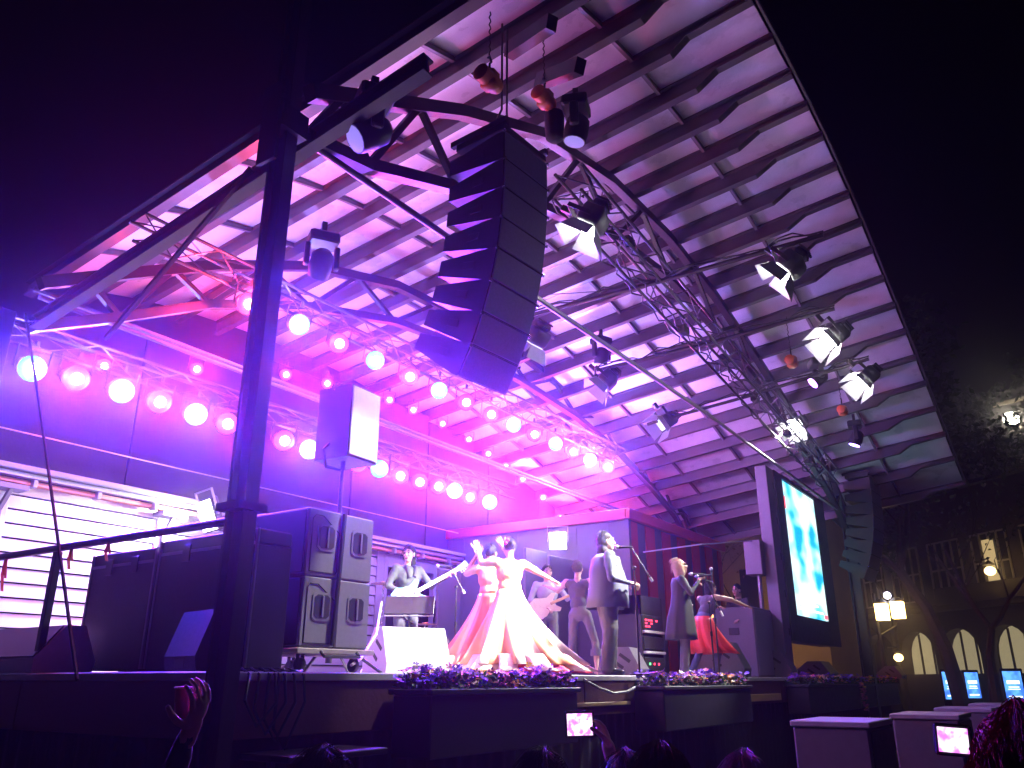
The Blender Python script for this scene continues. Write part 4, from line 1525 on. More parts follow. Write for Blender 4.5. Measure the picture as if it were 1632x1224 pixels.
def ring_cloth(sections, n=40, folds=0, amp=None, open_a=None, phase=0.0, seed=0):
    """lofted garment: sections of (center, rx, ry); optional open front (radians around +Y)"""
    mb = MB()
    lo, hi = 0, 2 * math.pi
    if open_a:
        lo, hi = math.pi / 2 + open_a, math.pi / 2 + 2 * math.pi - open_a
    cols = n + (1 if open_a else 0)
    for si, (c, rx, ry) in enumerate(sections):
        a_ = amp[si] if amp else 0
        for k in range(cols):
            t = lo + (hi - lo) * k / n
            rr = 1 + a_ * (math.sin(t * folds + phase + .6 * math.sin(t * 3 + seed)) + .4 * math.sin(t * folds * 2.3 + seed))
            mb.v.append(Vector((c[0] + rx * rr * math.cos(t), c[1] + ry * rr * math.sin(t), c[2])))
    for si in range(len(sections) - 1):
        for k in range(n):
            a = si * cols + k
            b = si * cols + ((k + 1) % cols if not open_a else k + 1)
            mb.f.append((a, b, b + cols, a + cols))
            mb.m.append(0)
    return mb


def cloth(parent, name, mb, mat, thick=.006):
    o = part(parent, name, mb, mat, smooth=True)
    md = o.modifiers.new('solid', 'SOLIDIFY')
    md.thickness = thick
    return o


def FLOORPT(px, d):
    p = P(px, 1085, d=d)
    return Vector((p.x, p.y, FL))


def yaw_to(dirx, diry):
    """yaw that makes local +Y point along (dirx, diry)"""
    return math.atan2(-dirx, diry)


VIEW = Vector((CA, SA, 0))       # horizontal view direction
RIGHT = Vector((SA, -CA, 0))


def yaw_img(rightward, away):
    d = RIGHT * rightward + VIEW * away
    return yaw_to(d.x, d.y)


HSHORT = [((0, -.04, .02), (.085, .085, .085))]
HLONG = [((0, -.05, 0), (.088, .085, .10)), ((0, -.07, -.09), (.085, .06, .10)), ((.04, -.05, -.12), (.04, .05, .09)), ((-.04, -.05, -.12), (.04, .05, .09))]
HVLONG = HLONG + [((.01, -.08, -.2), (.085, .045, .13)), ((0, -.085, -.32), (.075, .04, .12)), ((.06, .0, -.06), (.03, .05, .12)), ((-.06, .0, -.06), (.03, .05, .12))]

# --- man in blazer singing, seen in profile facing right
BLZ = M('pale_blue_blazer', (.06, .068, .10), .7, 0, .12, 14, .12)
TRO = M('charcoal_trousers', (.085, .08, .085), .7, 0, .15, 14, .12)
SHB = M('black_shirt', (.02, .02, .022), .7, 0, .2, 14, .1)
mloc = FLOORPT(972, 10.75)
o, j, hp = person(mloc, yaw_img(1, .12), 'man in a blue grey blazer and dark trousers singing at a microphone stand',
                  dict(rs=(.235, 0, 1.42), ls=(-.235, 0, 1.42), re=(.375, -.02, 1.13), rw=(.26, .25, 1.08), le=(-.36, .02, 1.13), lw=(-.17, .36, 1.13), rk=(.12, .0, .5), ra=(.13, -.06, .09), rt=(.16, .12, .035), lk=(-.1, .05, .5), la=(-.11, .04, .09)),
                  1.76, BLZ, TRO, fat=1.62, head_tilt=.05, hair=HLONG, hairmat=HAIRB, curl=(.9, .9))
kk = 1.76 / 1.75
cloth(o, 'blazer', ring_cloth([((0, -.01, 1.47), .15, .11), ((0, -.01, 1.41), .22, .17), ((0, .01, 1.25), .25, .22), ((0, .03, 1.1), .255, .245), ((0, .02, .95), .275, .255), ((0, 0, .80), .30, .265)], 40, 7, [0, .005, .01, .012, .02, .03], .35), BLZ)
part(o, 'scarf', MB().tube([(.06, .13, 1.02), (.07, .2, 1.2), (.06, .15, 1.42), (0, -.07, 1.5), (-.06, .15, 1.42), (-.07, .2, 1.2), (-.06, .14, 1.0)], [.03, .03, .034, .036, .034, .03, .03], 8), SHB, smooth=True)

# --- woman in a long coat
COAT = M('charcoal_coat', (.028, .028, .032), .75, 0, .15, 14, .12)
wloc = FLOORPT(1094, 12.7)
o, j, hp = person(wloc, yaw_img(1, -.05), 'fair haired woman in a long dark coat singing into a handheld microphone',
                  dict(re=(.24, .12, 1.2), rw=(.07, .30, 1.42), le=(-.23, .08, 1.15), lw=(-.1, .25, 1.32)), 1.66, COAT, TRO, fat=.95, head_tilt=.22, hair=HVLONG, hairmat=HAIRL, curl=(1.3, 1.0), bust=True)
cloth(o, 'coat', ring_cloth([((0, -.01, 1.38), .13, .1), ((0, 0, 1.3), .165, .135), ((0, 0, 1.15), .16, .135), ((0, 0, 1.0), .185, .16), ((0, -.02, .8), .225, .2), ((0, -.03, .6), .245, .225), ((0, -.03, .5), .25, .235)], 40, 8, [0, .005, .01, .02, .035, .05, .055], .3, seed=2), COAT)
for zz in (1.12, .98, .86):
    part(o, 'button', MB().ell((.12, .15, zz), (.014, .008, .014), 8, 6), CHROME)
# handheld microphone
hw = wm(o) @ (j['rw'] + Vector((-.0, .05, .06)))
md = wm(o).to_3x3() @ Vector((-.02, 1, .12)).normalized()
hm = thing('handheld_microphone', 'black handheld microphone in the hand of the woman in the coat', 'microphone', hw)
part(hm, 'body', MB().tube([hw - md * .06, hw + md * .14], [.018, .013], 8), BLACK, True, True)
part(hm, 'grille_ball', MB().ell(hw - md * .085, .027, 10, 8), ALU, True, True)

# --- two dancers in flamenco dresses
DRESS1 = M('orange_dress', (.95, .36, .17), .6, 0, .35, 5, .1)
RUFF = M('pale_ruffle', (.95, .66, .58), .6, 0, .15, 10, .1)
DRESS2 = M('red_dress', (.95, .26, .18), .6, 0, .3, 5, .1)
RUF2 = M('yellow_ruffle', (.95, .62, .28), .6, 0, .2, 10, .1)
HUNDER = M('crimson_hem', (.65, .03, .09), .6, 0, .2, 10, .1)


def skirt(o, k, base, ruf, hemm, waist, hem, seed, sweep=(0, 0)):
    """flowing skirt with deep uneven folds, one loose flounce and a gathered hem"""
    def prof(f):
        return waist + (hem - waist) * (f ** 1.35) + .035 * math.sin(f * 3.1)

    def sect(f, extra):
        r_ = prof(f) + extra
        return ((sweep[0] * f * f, sweep[1] * f * f, (1.07 - f) * k), r_ * k, r_ * k * .9)
    fs = [0, .06, .14, .24, .36, .48, .6, .72, .84, .94]
    sk = ring_cloth([sect(f, 0) for f in fs], 120, 9, [.008 + .17 * f * f for f in fs], seed=seed)
    for q_ in range(len(sk.f)):
        a_ = (q_ % 120) / 120 * 2 * math.pi
        sk.m[q_] = 1 if math.sin(a_ * 7 + seed + math.sin(a_ * 2)) > .25 else 0
    s = cloth(o, 'skirt', sk, [base, ruf])
    for t_, (f0, f1, fold, mt) in enumerate(((.82, 1.02, 11, ruf), (.90, 1.035, 9, hemm))):
        ff = [f0 + (f1 - f0) * i / 4 for i in range(5)]
        sec = [sect(f, .012 + (.045 if t_ == 0 else .0) * i / 4 - (.05 if t_ == 1 else 0)) for i, f in enumerate(ff)]
        mb = ring_cloth(sec, 120, fold, [.01 + .17 * f * f * (.5 + .5 * i / 4) for i, f in enumerate(ff)], phase=t_ * 1.3, seed=seed + t_ * 2.1)
        r2 = obj('ruffle' if t_ < 1 else 'underskirt', mb.mesh('ruffle', mt, True), s)
        r2.modifiers.new('solid', 'SOLIDIFY').thickness = .005
    return s


dl1 = FLOORPT(812, 10.55)
o, j, hp = person(dl1, yaw_img(-.35, .95), 'dancer with a dark hair bun in an orange ruffled dress, one arm stretched out',
                  dict(re=(.42, .05, 1.33), rw=(.66, .12, 1.24), rs=(.19, 0, 1.42), le=(-.36, .12, 1.42), lw=(-.36, .28, 1.62)), 1.66, DRESS1, DRESS1, fat=1.14, sleeve=0, head_tilt=-.1, hair=[((0, -.1, .02), (.05, .05, .05)), ((0, -.03, .03), (.084, .085, .085))], hairmat=HAIRB, curl=(.3, .4), palm={'r': (0, 0, -1), 'l': (0, -1, 0)}, bust=True)
skirt(o, 1.66 / 1.75, DRESS1, RUFF, HUNDER, .165, .76, 1, (.2, -.05))
part(o, 'hair_flower', MB().ell(hp(-.07, -.07, .05), .032, 8, 6).ell(hp(-.05, -.09, .085), .026, 8, 6), HUNDER, smooth=True)
dl2 = FLOORPT(780, 10.95)
o, j, hp = person(dl2, yaw_img(.25, .95), 'dancer in a red and yellow ruffled dress with a hand raised above her head',
                  dict(le=(-.36, .02, 1.36), lw=(-.22, .06, 1.62), re=(.30, .16, 1.46), rw=(.12, .2, 1.76), rs=(.18, 0, 1.43)), 1.64, DRESS2, DRESS2, fat=1.1, sleeve=0, hair=[((0, -.09, .03), (.05, .05, .05)), ((0, -.03, .03), (.084, .085, .085))], hairmat=HAIRB, curl=(.05, .4), palm={'r': (0, -1, .1), 'l': (0, -1, 0)}, bust=True)
skirt(o, 1.64 / 1.75, DRESS2, RUF2, HUNDER, .165, .66, 4, (-.08, 0))

# --- boy in sleeveless top
NAVY = M('navy_top', (.06, .055, .08), .7, 0, .2, 14, .1)
GREYT = M('grey_trousers', (.11, .10, .13), .7, 0, .15, 14, .1)
o, j, hp = person(FLOORPT(925, 12.3), yaw_img(.25, .95), 'short haired dancer in a sleeveless dark top and rolled grey trousers',
                  dict(pelvis=(.02, 0, .95), re=(.32, .1, 1.2), rw=(.34, .3, 1.3), le=(-.34, .06, 1.3), lw=(-.52, .2, 1.38), rh=(.12, 0, .92), lh=(-.08, 0, .92), rk=(.24, .08, .5), ra=(.27, -.02, .09), rt=(.34, .12, .035), lk=(-.12, .04, .5), la=(-.15, -.06, .09), lt=(-.2, .1, .035)),
                  1.6, NAVY, GREYT, fat=.95, sleeve=0, hair=HSHORT, hairmat=M('brown_hair', (.06, .035, .025), .5, 0, .3, 60, .3), legs_bare=True, shoe=SKIN, curl=(.4, .3))
for s in 'rl':
    p = j[s + 'k'].lerp(j[s + 'a'], .38)
    part(o, 'trouser_cuff', MB().tube([p + Vector((0, 0, .05)), p - Vector((0, 0, .04))], [.077, .08], 14), GREYT, smooth=True)

# --- bass player
GRN = M('grey_green_jumper', (.055, .065, .06), .75, 0, .15, 14, .12)
o, j, hp = person(FLOORPT(642, 11.8), yaw_img(.62, -.78), 'bass player in a grey jumper with dark hair, standing behind a music stand',
                  dict(re=(.30, -.02, 1.18), rw=(.12, .2, 1.06), le=(-.34, .1, 1.2), lw=(-.46, .34, 1.34)), 1.74, GRN, M('dark_jeans', (.05, .05, .07), .7, 0, .2, 14, .1), fat=1.18, head_yaw=R(-55), hair=HLONG, hairmat=HAIRB, curl=(.9, 1.2))
part(o, 'scarf', MB().tube([(.05, .14, 1.28), (.07, .1, 1.44), (0, -.07, 1.49), (-.07, .1, 1.44), (-.02, .15, 1.3)], .03, 8), SHB, smooth=True)
W = wm(o)
# bass guitar, built along its neck, held across the player's body
gA = W @ Vector((.13, .24, 1.02))
gB = W @ Vector((-.60, .40, 1.44))
gd = (gB - gA).normalized()
gn = (W.to_3x3() @ Vector((0, 1, .15))).normalized()
gn = (gn - gd * gn.dot(gd)).normalized()
gs = gd.cross(gn)
GM = Matrix.Translation(gA) @ Matrix((gd, gs, gn)).transposed().to_4x4()
gt = thing('bass_guitar', 'white bass guitar with pale blue body held by the bass player', 'guitar', gA, 0, None, GM.to_3x3())
GW = M('guitar_white', (.8, .8, .82), .25, 0, .05, 10, 0)
GBL = M('guitar_blue', (.15, .45, .55), .25, 0, .1, 10, 0)
out = [(-.22, -.03), (-.2, .12), (-.12, .17), (-.02, .15), (.05, .1), (.12, .13), (.2, .16), (.24, .12), (.17, .05), (.16, -.04), (.24, -.12), (.18, -.15), (.08, -.11), (0, -.13), (-.1, -.17), (-.2, -.13)]
part(gt, 'body', MB().prism(out, -.02, .02, 'Z'), GBL)
part(gt, 'pickguard', MB().prism([(a * .7, b * .7) for a, b in out], .0205, .025, 'Z'), GW)
part(gt, 'neck', MB().bbox((.1, -.025, .0255), (.82, .025, .045), .006), GW)
part(gt, 'headstock', MB().prism([(.82, -.03), (.98, -.06), (1.0, .02), (.84, .035)], .02, .04, 'Z'), GBL)
for q in range(4):
    part(gt, 'tuning_peg', MB().bbox((.85 + q * .035, .03, .022), (.868 + q * .035, .075, .036), .003), CHROME)
part(gt, 'strap', MB().tube([(-.2, 0, 0), (-.1, .25, -.16), (.02, .42, -.24)], .018, 6), SHB)
part(gt, 'bridge', MB().bbox((-.12, -.04, .0255), (-.08, .04, .04), .003), CHROME)

# --- guitarist behind dancers
o, j, hp = person(FLOORPT(874, 13.6), yaw_img(.2, -.95), 'guitarist in a pale shirt standing behind the dancers',
                  dict(re=(.29, .02, 1.18), rw=(.08, .2, 1.06), le=(-.32, .08, 1.2), lw=(-.36, .32, 1.25)), 1.72, M('pale_shirt', (.35, .33, .4), .7, 0, .1, 14, .1), GREYT, fat=1.05, hair=HSHORT, hairmat=HAIRB, curl=(.9, 1.1))
W = wm(o)
gA = W @ Vector((.1, .22, 1.05))
gB = W @ Vector((-.5, .36, 1.3))
gd = (gB - gA).normalized()
gn = (W.to_3x3() @ Vector((0, 1, .1))).normalized()
gn = (gn - gd * gn.dot(gd)).normalized()
GM = Matrix.Translation(gA) @ Matrix((gd, gd.cross(gn), gn)).transposed().to_4x4()
gt = thing('electric_guitar', 'cream electric guitar held by the guitarist behind the dancers', 'guitar', gA, 0, None, GM.to_3x3())
part(gt, 'body', MB().prism(out, -.02, .02, 'Z'), M('cream_guitar', (.8, .7, .5), .3, 0, .05, 10, 0))
part(gt, 'neck', MB().bbox((.1, -.022, .0205), (.68, .022, .042), .006), WOODLIT)
part(gt, 'headstock', MB().prism([(.68, -.03), (.82, -.05), (.84, .02), (.7, .03)], .02, .038, 'Z'), GW)

# --- dancer behind the woman in the coat, one arm reaching out
o, j, hp = person(FLOORPT(1128, 14.2), yaw_img(.75, .45), 'dancer leaning and reaching an arm out behind the woman in the coat',
                  dict(waist=(0, .06, 1.06), chest=(0, .14, 1.2), neck=(0, .2, 1.36), head=(0, .25, 1.5), rs=(.185, .14, 1.33), ls=(-.185, .14, 1.33), re=(.32, .40, 1.28), rw=(.36, .68, 1.2), le=(-.3, .35, 1.2), lw=(-.2, .55, 1.2), rk=(.14, .2, .52), ra=(.12, .08, .09), rt=(.14, .24, .035), lk=(-.14, .05, .5), la=(-.16, -.2, .09), lt=(-.17, -.04, .035)),
                  1.62, NAVY, M('denim_trousers', (.10, .11, .2), .7, 0, .2, 14, .1), sleeve=0, hair=HLONG, hairmat=HAIRB, curl=(.2, .3), bust=True)
RSILK = M('red_silk', (.85, .07, .06), .45, 0, .2, 8, .05)
cloth(o, 'wrap_skirt', ring_cloth([((0, .0 + .22 * f * f, (1.0 - .62 * f) * .93), (.16 + .2 * f) * .93, (.14 + .24 * f) * .93) for f in (0, .15, .35, .6, .8, 1)], 60, 7, [.01, .02, .05, .08, .11, .13], .5, seed=3), RSILK)

# --- keyboard player and man in the doorway
o, j, hp = person(FLOORPT(1188, 17.2), yaw_img(-.6, -.6), 'person in dark clothes behind the dark table past the dancers',
                  dict(re=(.26, .06, 1.14), rw=(.18, .3, 1.06), le=(-.26, .06, 1.14), lw=(-.18, .3, 1.06)), 1.74, SHB, TRO, hair=HSHORT, hairmat=HAIRB)
o, j, hp = person(FLOORPT(698, 16.6), yaw_img(.3, -.9), 'man in black standing in the doorway with a hand at his face',
                  dict(re=(.26, .14, 1.2), rw=(.1, .2, 1.46), rs=(.185, 0, 1.43)), 1.7, SHB, TRO, skin=SKIND, hair=HSHORT, hairmat=HAIRB)

# ------------------------------------------------------------------ microphone stands and music stand


def mic_stand(px, d, pole_top, mic_px, tail_px, label, dm=None, boom=True):
    b = FLOORPT(px, d)
    t = thing('microphone_stand', label, 'mic stand', b)
    ht = P(px, pole_top, d=d)
    topz = ht.z
    tp = Vector((b.x, b.y, topz))
    part(t, 'base', MB().lathe([(.12, 0), (.12, .015), (.03, .03)], 16, c=b), BLACK, True, True)
    part(t, 'pole', MB().tube([b + Vector((0, 0, .02)), Vector((b.x, b.y, FL + (topz - FL) * .55))], .013, 8).tube([Vector((b.x, b.y, FL + (topz - FL) * .55)), tp], .009, 8), STEEL, True, True)
    part(t, 'clutch', MB().tube([Vector((b.x, b.y, FL + (topz - FL) * .54)), Vector((b.x, b.y, FL + (topz - FL) * .6))], .019, 8), BLACK, True, True)
    mp_ = P(*mic_px, d=dm or d)
    tl = P(*tail_px, d=dm or d)
    if boom:
        part(t, 'boom', MB().tube([tl, mp_], .008, 8), STEEL, True, True)
        part(t, 'counterweight', MB().tube([tl, tl.lerp(mp_, .12)], .018, 8), PW, True, True)
        part(t, 'boom_clamp', MB().ell(tp, .026, 10, 6), BLACK, True, True)
        dr = RIGHT * (-1 if mic_px[0] < tail_px[0] else 1)
        m0 = mp_
        part(t, 'microphone', MB().tube([m0 - dr * .02, m0 + dr * .16], [.012, .019], 8), BLACK, True, True)
        part(t, 'microphone_head', MB().ell(m0 + dr * .175, .029, 10, 8), ALU, True, True)
    else:
        part(t, 'microphone', MB().tube([tp, tp + Vector((0, 0, .16))], [.014, .02], 8), BLACK, True, True)
        part(t, 'microphone_head', MB().ell(tp + Vector((0, 0, .18)), .03, 10, 8), ALU, True, True)
    return t


mic_stand(1020, 10.2, 905, (1006, 872), (1040, 927), 'boom microphone stand before the man in the blazer')
mic_stand(724, 11.6, 936, (718, 902), (740, 946), 'boom microphone stand between the bass player and the dancers')
mic_stand(1148, 13.5, 925, (1148, 910), (1148, 910), 'straight microphone stand beside the reaching dancer', None, False)
mic_stand(1140, 12.9, 960, (1120, 915), (1152, 982), 'tilted boom microphone stand before the woman in the coat')
mb_ = FLOORPT(648, 11.0)
ms = thing('music_stand', 'dark music stand with a wide desk before the bass player', 'music stand', mb_, yaw_img(0, 1))
dz = P(648, 965, d=11.0).z - FL
part(ms, 'desk', MB().bbox((-.32, -.02, -.13), (.32, .0, .13), .006).tr(Matrix.Translation((0, 0, dz)) @ Matrix.Rotation(R(-25), 4, 'X')), STEEL)
part(ms, 'lip', MB().bbox((-.32, -.07, dz - .14), (.32, -.02, dz - .125), .004), CABG)
part(ms, 'pole', MB().tube([(0, 0, .1), (0, 0, dz - .05)], .013, 8), STEEL, smooth=True)
for a in range(3):
    part(ms, 'leg', MB().tube([(0, 0, .3), (.3 * math.cos(a * 2.1), .3 * math.sin(a * 2.1), .01)], .009, 6), STEEL)
# cymbal stands / drum hardware glimpsed behind the subwoofer stack
for (px, d, zt, lab) in ((603, 13.4, 930, 'thin chrome cymbal stand behind the subwoofer stack'), (674, 14.2, 995, 'small cymbal stand behind the music stand')):
    b = FLOORPT(px, d)
    z_ = P(px, zt, d=d).z
    t = thing('cymbal_stand', lab, 'cymbal stand', b)
    part(t, 'pole', MB().tube([b + Vector((0, 0, .25)), Vector((b.x, b.y, z_))], .011, 8), CHROME, True, True)
    for a in range(3):
        part(t, 'leg', MB().tube([b + Vector((0, 0, .45)), b + Vector((.32 * math.cos(a * 2.1 + .4), .32 * math.sin(a * 2.1 + .4), .01))], .009, 6), CHROME, True)
    part(t, 'cymbal', MB().lathe([(.005, .03), (.04, .028), (.05, .015), (.2, 0), (.2, -.003), (.05, .01)], 24, c=(b.x, b.y, z_)).tr(Matrix.Identity(4)), M('brass', (.6, .42, .16), .3, .9, .1, 20, .03), True, True)

# ------------------------------------------------------------------ audience
HAIRBR = M('brown_crowd_hair', (.07, .035, .025), .75, 0, .3, 60, .3, None, 0, .2)
JKT = M('dark_jacket', (.03, .03, .04), .75, 0, .3, 14, .15)


def onground(px, d):
    p = P(px, 1085, d=d)
    return Vector((p.x, p.y, 0))


def crowd(px, pytop, d, label, J=None, hm=HAIRBR, hair=HLONG, yawoff=0.0, top=JKT, **kw):
    zt = P(px, pytop, d=d).z
    H = zt / 1.76 * 1.75
    l = onground(px, d)
    o, j, hp = person(l, yaw_img(.45 + yawoff, .9), label, J or {}, H, top, JKT, hair=hair, hairmat=hm, strands=1600, **kw)
    return o, j, hp


crowd(532, 1198, 2.7, 'onlooker with brown hair before the stage, between the corner post and first planter')
crowd(868, 1199, 3.0, 'onlooker with flat dark hair standing beside the person filming with a compact camera', hm=HAIRB)
crowd(1050, 1190, 2.6, 'onlooker with tousled brown hair before the second planter')
crowd(1178, 1204, 2.9, 'onlooker with short smooth hair before the nearest ground subwoofer', hair=HSHORT, hm=M('grey_crowd_hair', (.22, .17, .18), .5, 0, .2, 60, .3))
crowd(1612, 1134, 1.75, 'onlooker with auburn hair filming the stage, beside the ground subwoofers', hm=M('auburn_hair', (.16, .04, .03), .8, 0, .3, 60, .3, None, 0, .12), yawoff=-.2,
      J=dict(le=(-.3, .22, 1.2), lw=(-.22, .50, 1.44), re=(.2, .25, 1.18), rw=(.1, .45, 1.4)))


def screen_mat(name, base, dark, sc, st):
    mm = bpy.data.materials.new(name)
    mm.use_nodes = True
    t_ = mm.node_tree
    b_ = t_.nodes['Principled BSDF']
    tc_ = t_.nodes.new('ShaderNodeTexCoord')
    n_ = t_.nodes.new('ShaderNodeTexNoise')
    n_.inputs['Scale'].default_value = sc
    t_.links.new(tc_.outputs['Object'], n_.inputs['Vector'])
    r_ = t_.nodes.new('ShaderNodeValToRGB')
    r_.color_ramp.elements[0].position = .4
    r_.color_ramp.elements[0].color = (*dark, 1)
    r_.color_ramp.elements[1].position = .56
    r_.color_ramp.elements[1].color = (*base, 1)
    t_.links.new(n_.outputs[0], r_.inputs[0])
    t_.links.new(r_.outputs[0], b_.inputs['Emission Color'])
    b_.inputs['Emission Strength'].default_value = st
    b_.inputs['Base Color'].default_value = (.02, .02, .02, 1)
    return mm


# phone of the auburn haired onlooker
def phone(px0, px1, py0, py1, d, label, name='phone', tilt=0.0, cat='phone'):
    c = P((px0 + px1) / 2, (py0 + py1) / 2, d=d)
    wd = (P(px1, py0, d=d) - P(px0, py0, d=d)).length
    ht = (P(px0, py0, d=d) - P(px0, py1, d=d)).length
    toC = (Vector((0, 0, EYE)) - c).normalized()
    m_ = look(c, c + Vector((toC.x, toC.y, 0)))
    t = thing(name, label, cat, c, 0, None, (m_ @ Matrix.Rotation(tilt, 4, 'Y')).to_3x3())
    part(t, 'body', MB().bbox((-wd / 2 - .008, .0, -ht / 2 - .008), (wd / 2 + .008, .012, ht / 2 + .008), .004), BLACK)
    part(t, 'display', MB().box((-wd / 2, -.0025, -ht / 2), (wd / 2, -.0003, ht / 2)), screen_mat('phone_screen_' + str(int(px0)), (1, .75, 1), (.75, .15, .8), 45, 1.6))
    return t, c, wd, ht


phone(1495, 1543, 1160, 1199, 2.15, 'phone with a bright pink stage picture held by the auburn haired onlooker', tilt=.06)
ph, c, wd, ht = phone(904, 944, 1137, 1172, 3.1, 'compact camera with a lit pink screen held up in one hand', 'compact_camera', -.03, 'camera')

# raised right hand holding the compact camera: person low in the crowd
hd = onground(990, 2.95)
yw = yaw_img(.1, 1)
inv = (Matrix.Translation(hd) @ Matrix.Rotation(yw, 4, 'Z')).inverted()
wr = inv @ (c + RIGHT * .10 - Vector((0, 0, .085)))
el = inv @ (c + RIGHT * .16 - Vector((0, 0, .36)) - VIEW * .1)
H_ = 1.52
q = 1.75 / H_
o, j, hp = person(hd, yw, 'onlooker in a black sleeve holding up a compact camera', dict(rw=tuple(wr * q), re=tuple(el * q)), H_, JKT, JKT, hair=HSHORT, hairmat=HAIRB, curl=(1.1, .5), palm={'r': (-1, -.1, 0)}, fvox=.0045)
# raised hand with a cup by the corner post
hd = onground(262, 2.5)
c = P(308, 1128, d=2.35)
inv = (Matrix.Translation(hd) @ Matrix.Rotation(yw, 4, 'Z')).inverted()
wr = inv @ (P(306, 1158, d=2.35))
el = inv @ (P(272, 1245, d=2.45))
H_ = 1.46
q = 1.75 / H_
o, j, hp = person(hd, yw, 'onlooker in a dark sleeve raising a hand with a cup beside the corner post', dict(rw=tuple(wr * q), re=tuple(el * q), rs=(.2, .03, 1.46)), H_, M('blue_jacket', (.05, .05, .09), .75, 0, .3, 14, .2), JKT, hair=HSHORT, hairmat=HAIRB, curl=(.75, .5), palm={'r': (-1, .3, 0)}, sleeve=1, fvox=.0042)
cp = P(298, 1118, d=2.38)
cup = thing('paper_cup', 'small reddish cup in the raised hand by the corner post', 'cup', cp - Vector((0, 0, .05)))
part(cup, 'body', MB().lathe([(.024, 0), (.032, .08), (.034, .082), (.03, .079), (.022, .004)], 20), M('cup_red', (.45, .12, .14), .5, 0, .1, 20, .03), smooth=True)
part(cup, 'rim', MB().lathe([(.0335, .08), (.036, .083), (.0335, .086)], 20), M('cup_rim', (.8, .4, .4), .5, 0, .1, 20, 0), smooth=True)

# ------------------------------------------------------------------ square behind: buildings, lamps, trees, kiosks
SAND = M('sandstone', (.30, .24, .17), .85, 0, .25, 1.5, .25)
SANDD = M('dark_stone', (.07, .06, .055), .85, 0, .3, 1.5, .25)
ROOFM = M('slate_roof', (.05, .05, .06), .7, 0, .3, 2, .2)
GLASSD = M('dark_glass', (.02, .025, .03), .12, 0, .2, 3, 0)
WARM = M('warm_window', (.3, .25, .15), .4, 0, .2, 2, 0, (1, .72, .32), .4)
WARMHI = M('warm_window_bright', (.3, .25, .15), .4, 0, .2, 2, 0, (1, .62, .22), 1.6)
ARCHG = M('arcade_glow', (.3, .28, .2), .5, 0, .3, 1.2, .02, (1, .84, .46), .22)


def frame_at(a, b):
    """local frame: x along a->b, y away from the camera, z up"""
    a, b = Vector(a), Vector(b)
    x_ = (b - a).normalized()
    y_ = Vector((-x_.y, x_.x, 0))
    return Matrix.Translation(a) @ Matrix((x_, y_, Vector((0, 0, 1)))).transposed().to_4x4(), (b - a).length


def gp(px, d):
    p = P(px, 1085, d=d)
    return Vector((p.x, p.y, 0))


# arcade building
A, Bp = gp(1330, 60), gp(1760, 46)
FM, LL = frame_at(A, Bp)
bd = thing('arcade_building', 'old stone building with lit arcade arches and a tall balcony window', 'building', A, 0, None, FM.to_3x3())
narch = 6
bw = LL / narch
zar = 4.4
for i in range(narch):
    x0 = i * bw
    cx = x0 + bw / 2
    rr = bw * .42
    spz = max(2.15, zar - rr)
    n_ = 10
    # wall piece with arch opening: strips above the arch and piers
    mb = MB()
    mb.box((x0, 0, 0), (cx - rr, .6, zar + .9)).box((cx + rr, 0, 0), (x0 + bw, .6, zar + .9))
    for k in range(n_):
        t0, t1 = math.pi * (1 - k / n_), math.pi * (1 - (k + 1) / n_)
        xa, xb = cx + rr * math.cos(t0), cx + rr * math.cos(t1)
        za, zb_ = spz + rr * math.sin(t0), spz + rr * math.sin(t1)
        mb.add([(xa, 0, za), (xb, 0, zb_), (xb, 0, zar + .9), (xa, 0, zar + .9), (xa, .6, za), (xb, .6, zb_), (xb, .6, zar + .9), (xa, .6, zar + .9)],
               [(0, 1, 2, 3), (4, 7, 6, 5), (0, 4, 5, 1), (3, 2, 6, 7)])
    part(bd, 'arch_bay', mb, SANDD)
    gl = MB()
    fan_ = [(cx + rr * math.cos(math.pi * (1 - k / n_)), spz + rr * math.sin(math.pi * (1 - k / n_))) for k in range(n_ + 1)]
    prof = [(cx - rr, 2.1)] + fan_ + [(cx + rr, 2.1)]
    gl.prism(prof, .7, .74, 'Y')
    part(bd, 'arch_window', gl, ARCHG if i != 1 else GLASSD)
    for k in (-.33, .33):
        part(bd, 'mullion', MB().box((cx + rr * k * 1.1 - .05, .62, 2.1), (cx + rr * k * 1.1 + .05, .69, spz + rr * .9)), SANDD)
    part(bd, 'sill_wall', MB().box((cx - rr, .1, 0), (cx + rr, .58, 2.1)), SANDD)
part(bd, 'cornice', MB().bbox((-.2, -.35, zar + .9), (LL + .2, .7, zar + 1.25), .05), SANDD)
part(bd, 'upper_wall', MB().box((0, .15, zar + 1.25), (LL, .8, 11.6)), SANDD)
part(bd, 'roof', MB().prism([(-.3, 11.6), (8, 14.2), (8, 11.6)], -.3, LL + .3, 'X'), ROOFM)
part(bd, 'side_wall', MB().box((0, .8, 0), (.5, 9, 11.6)), SANDD)
lit = {3: 1, 6: 1}
for i in range(narch):
    for lv, (z0, z1) in enumerate(((6.0, 9.0),)):
        cx = (i + .5) * bw
        ww = bw * .36
        wnd = part(bd, 'window', MB().box((cx - ww, .08, z0), (cx + ww, .148, z1)), GLASSD)
        fr = MB()
        for k in range(5):
            xx = cx - ww + 2 * ww * k / 4
            fr.box((xx - .04, .0, z0), (xx + .04, .078, z1))
        for zz in (z0, (z0 + z1) / 2, z1):
            fr.box((cx - ww, .002, zz - .04), (cx + ww, .076, zz + .04))
        part(wnd, 'glazing_bars', fr, M('pale_frame', (.45, .42, .36), .6, 0, .1, 5, .05))
        if i == 4:
            part(wnd, 'lit_pane', MB().box((cx - ww * .35, -.02, z0 + .1), (cx + ww * .3, -.001, z1 - .35)), WARM)
